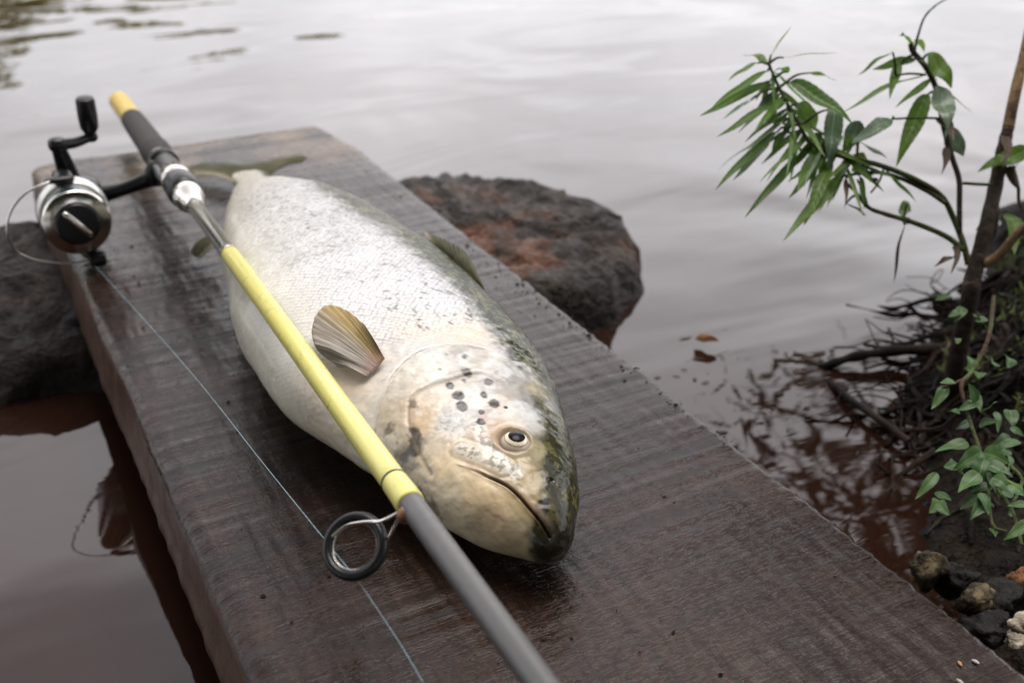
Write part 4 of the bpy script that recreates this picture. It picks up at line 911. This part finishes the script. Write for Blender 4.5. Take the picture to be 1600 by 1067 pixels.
# ---- wooded far shore, seen mirrored in the lake
def far(az, dist): a_ = YAW + math.radians(az); return Vector((math.sin(a_) * dist, math.cos(a_) * dist, 0))
FAR = leaf_mat('far_foliage', (.14, .145, .04), (.20, .19, .055), .6, .4)
FTR = bark('far_bark', (.05, .04, .03), (.1, .08, .06))
TREES = [(-46, 44, 11, 4.5), (-38, 48, 10.5, 4.2), (-31, 50, 11, 4.6), (-24, 52, 10, 4.0), (-17, 56, 9.5, 4.0), (-10, 62, 8.0, 3.6)]
LBL = ['tall olive tree at the outer end of the far shore', 'second olive tree along the far shore, beside the tallest', 'broad olive tree in the middle of the far shore', 'olive tree between the broad tree and the smaller ones', 'smaller olive tree near the inner end of the far shore', 'smallest olive tree at the inner end of the far shore']
for q, (az, dist, hh_, rad) in enumerate(TREES):
    b_ = far(az, dist); b_.z = .6
    t_ = empty('far_tree', tuple(b_), LBL[q], 'tree', 'trees on the far shore')
    mb = MB(); mb.tube(bez([b_ + Vector((0, 0, -.8)), b_ + Vector((.2, 0, hh_ * .4)), b_ + Vector((-.1, .2, hh_ * .85))]), [.35 - .018 * i for i in range(17)], 8)
    for k_ in range(7):
        a_ = k_ * 2.4 + q; z0 = hh_ * (.25 + .08 * k_); mb.tube([b_ + Vector((.1, 0, z0)), b_ + Vector((math.cos(a_) * rad * .4, math.sin(a_) * rad * .4, z0 + 1)), b_ + Vector((math.cos(a_) * rad * .8, math.sin(a_) * rad * .8, z0 + 1.8))], [.12, .08, .03], 6)
    mb.build('trunk', FTR, t_)
    n_ = 3800; u = rng.standard_normal((n_, 3)); u /= np.linalg.norm(u, axis=1)[:, None]; r_ = rng.random(n_) ** .45
    P_ = u * r_[:, None] * ar([rad, rad, hh_ * .47]) * (1 + .35 * fbm(u * 2.2 + q * 5, 3))[:, None]; P_ = P_[fbm(P_ * .8 + q * 9, 2) > -.35]
    P_ += ar(b_) + ar([0, 0, hh_ * .52]); e1 = rng.standard_normal((len(P_), 3)) * .17; e2 = rng.standard_normal((len(P_), 3)) * .17
    V_ = np.stack([P_ - e1, P_ - e2, P_ + e1, P_ + e2], 1).reshape(-1, 3); f_ = np.arange(len(V_)).reshape(-1, 4)
    link('crown', mesh('crown', V_, f_), FAR, t_, smooth=False)
v_ = []; 
for az in range(-60, 24, 3):
    for k_, (dd, z) in enumerate([(0, -.3), (1.5, .25), (6, .9), (25, 2.0), (120, 4)]):
        p = far(az, 40 + max(0, az + 46) * .5 + dd); v_.append((p.x, p.y, z + .15 * math.sin(az * 1.7 + k_)))
nn_ = len(range(-60, 24, 3)); f_ = [(i * 5 + k_, (i + 1) * 5 + k_, (i + 1) * 5 + k_ + 1, i * 5 + k_ + 1) for i in range(nn_ - 1) for k_ in range(4)]
props(link('far_shore', mesh('far_shore', v_, f_), MOSS), kind='structure')

# ---- unseen trees added behind the viewer to block part of the sky light
BT = leaf_mat('bank_foliage', (.035, .055, .016), (.06, .085, .024), .5, .25)
for q, (az, dist, hh_, rad, lb) in enumerate([(180, 3.4, 6.5, 2.3, 'leafy tree added behind the plank to block sky light'), (128, 3.6, 6.0, 2.2, 'leafy tree added behind the shrub to block sky light'), (-132, 3.7, 6.2, 2.2, 'leafy tree added across the dark water to block sky light')]):
    b_ = far(az, dist); b_.z = -.1
    t_ = empty('shade_tree', tuple(b_), lb, 'tree', 'added shade trees')
    mb = MB(); mb.tube(bez([b_ + Vector((0, 0, -.2)), b_ + Vector((.1, 0, hh_ * .4)), b_ + Vector((-.1, .1, hh_ * .85))]), [.16 - .008 * i for i in range(17)], 10)
    for k_ in range(8):
        a_ = k_ * 2.4 + q; z0 = hh_ * (.25 + .07 * k_); mb.tube([b_ + Vector((.05, 0, z0)), b_ + Vector((math.cos(a_) * rad * .4, math.sin(a_) * rad * .4, z0 + .5)), b_ + Vector((math.cos(a_) * rad * .8, math.sin(a_) * rad * .8, z0 + .9))], [.06, .04, .015], 6)
    mb.build('trunk', FTR, t_)
    n_ = 9000; u = rng.standard_normal((n_, 3)); u /= np.linalg.norm(u, axis=1)[:, None]; r_ = rng.random(n_) ** .4
    P_ = u * r_[:, None] * ar([rad, rad, hh_ * .45]) * (1 + .3 * fbm(u * 2.2 + q * 5, 3))[:, None]
    P_ += ar(b_) + ar([0, 0, hh_ * .56]); e1 = rng.standard_normal((len(P_), 3)) * .11; e2 = rng.standard_normal((len(P_), 3)) * .11
    V_ = np.stack([P_ - e1, P_ - e2, P_ + e1, P_ + e2], 1).reshape(-1, 3); f_ = np.arange(len(V_)).reshape(-1, 4)
    link('crown', mesh('crown', V_, f_), BT, t_, smooth=False)

# ---- bush arching over the bank, mostly above the picture; it darkens the water under it
bb_ = Vector((1.02, .60, 0)); bb_.z = ground(bb_.x, bb_.y) - .01
BUSH = empty('overhanging_bush', tuple(bb_), 'dense bush arching over the bank beyond the shrub', 'bush')
V_, f_ = [], []
for q in range(18):
    a_ = rr_.uniform(0, 6.28); tip = Vector((.97 + .26 * math.cos(a_) * rr_.random() ** .5, .84 + .24 * math.sin(a_) * rr_.random() ** .5, rr_.uniform(.24, .66)))
    P_ = bez([bb_ + Vector((rr_.uniform(-.02, .02), rr_.uniform(-.02, .02), 0)), bb_.lerp(tip, .4) + Vector((.05, -.04, .14)), bb_.lerp(tip, .75) + Vector((.02, -.02, .08)), tip], 7)
    MB().tube(P_, [.006 - .0002 * i for i in range(len(P_))], 8).build('stem', WOODY, BUSH)
    for k_ in range(190):
        c_ = P_[rr_.randrange(9, len(P_))] + Vector((rr_.gauss(0, .055), rr_.gauss(0, .055), rr_.gauss(0, .05)))
        if c_.z < .17: continue
        d_ = Vector((rr_.gauss(0, 1), rr_.gauss(0, 1), rr_.gauss(-.4, .6))).normalized(); e_ = d_.orthogonal().normalized(); L_ = rr_.uniform(.03, .065); n0 = len(V_)
        V_ += [c_ - d_ * L_ * .5, c_ + e_ * L_ * .2, c_ + d_ * L_ * .5, c_ - e_ * L_ * .2]; f_.append((n0, n0 + 1, n0 + 2, n0 + 3))
link('foliage', mesh('foliage', V_, f_), BT, BUSH, smooth=False)['kind'] = 'stuff'
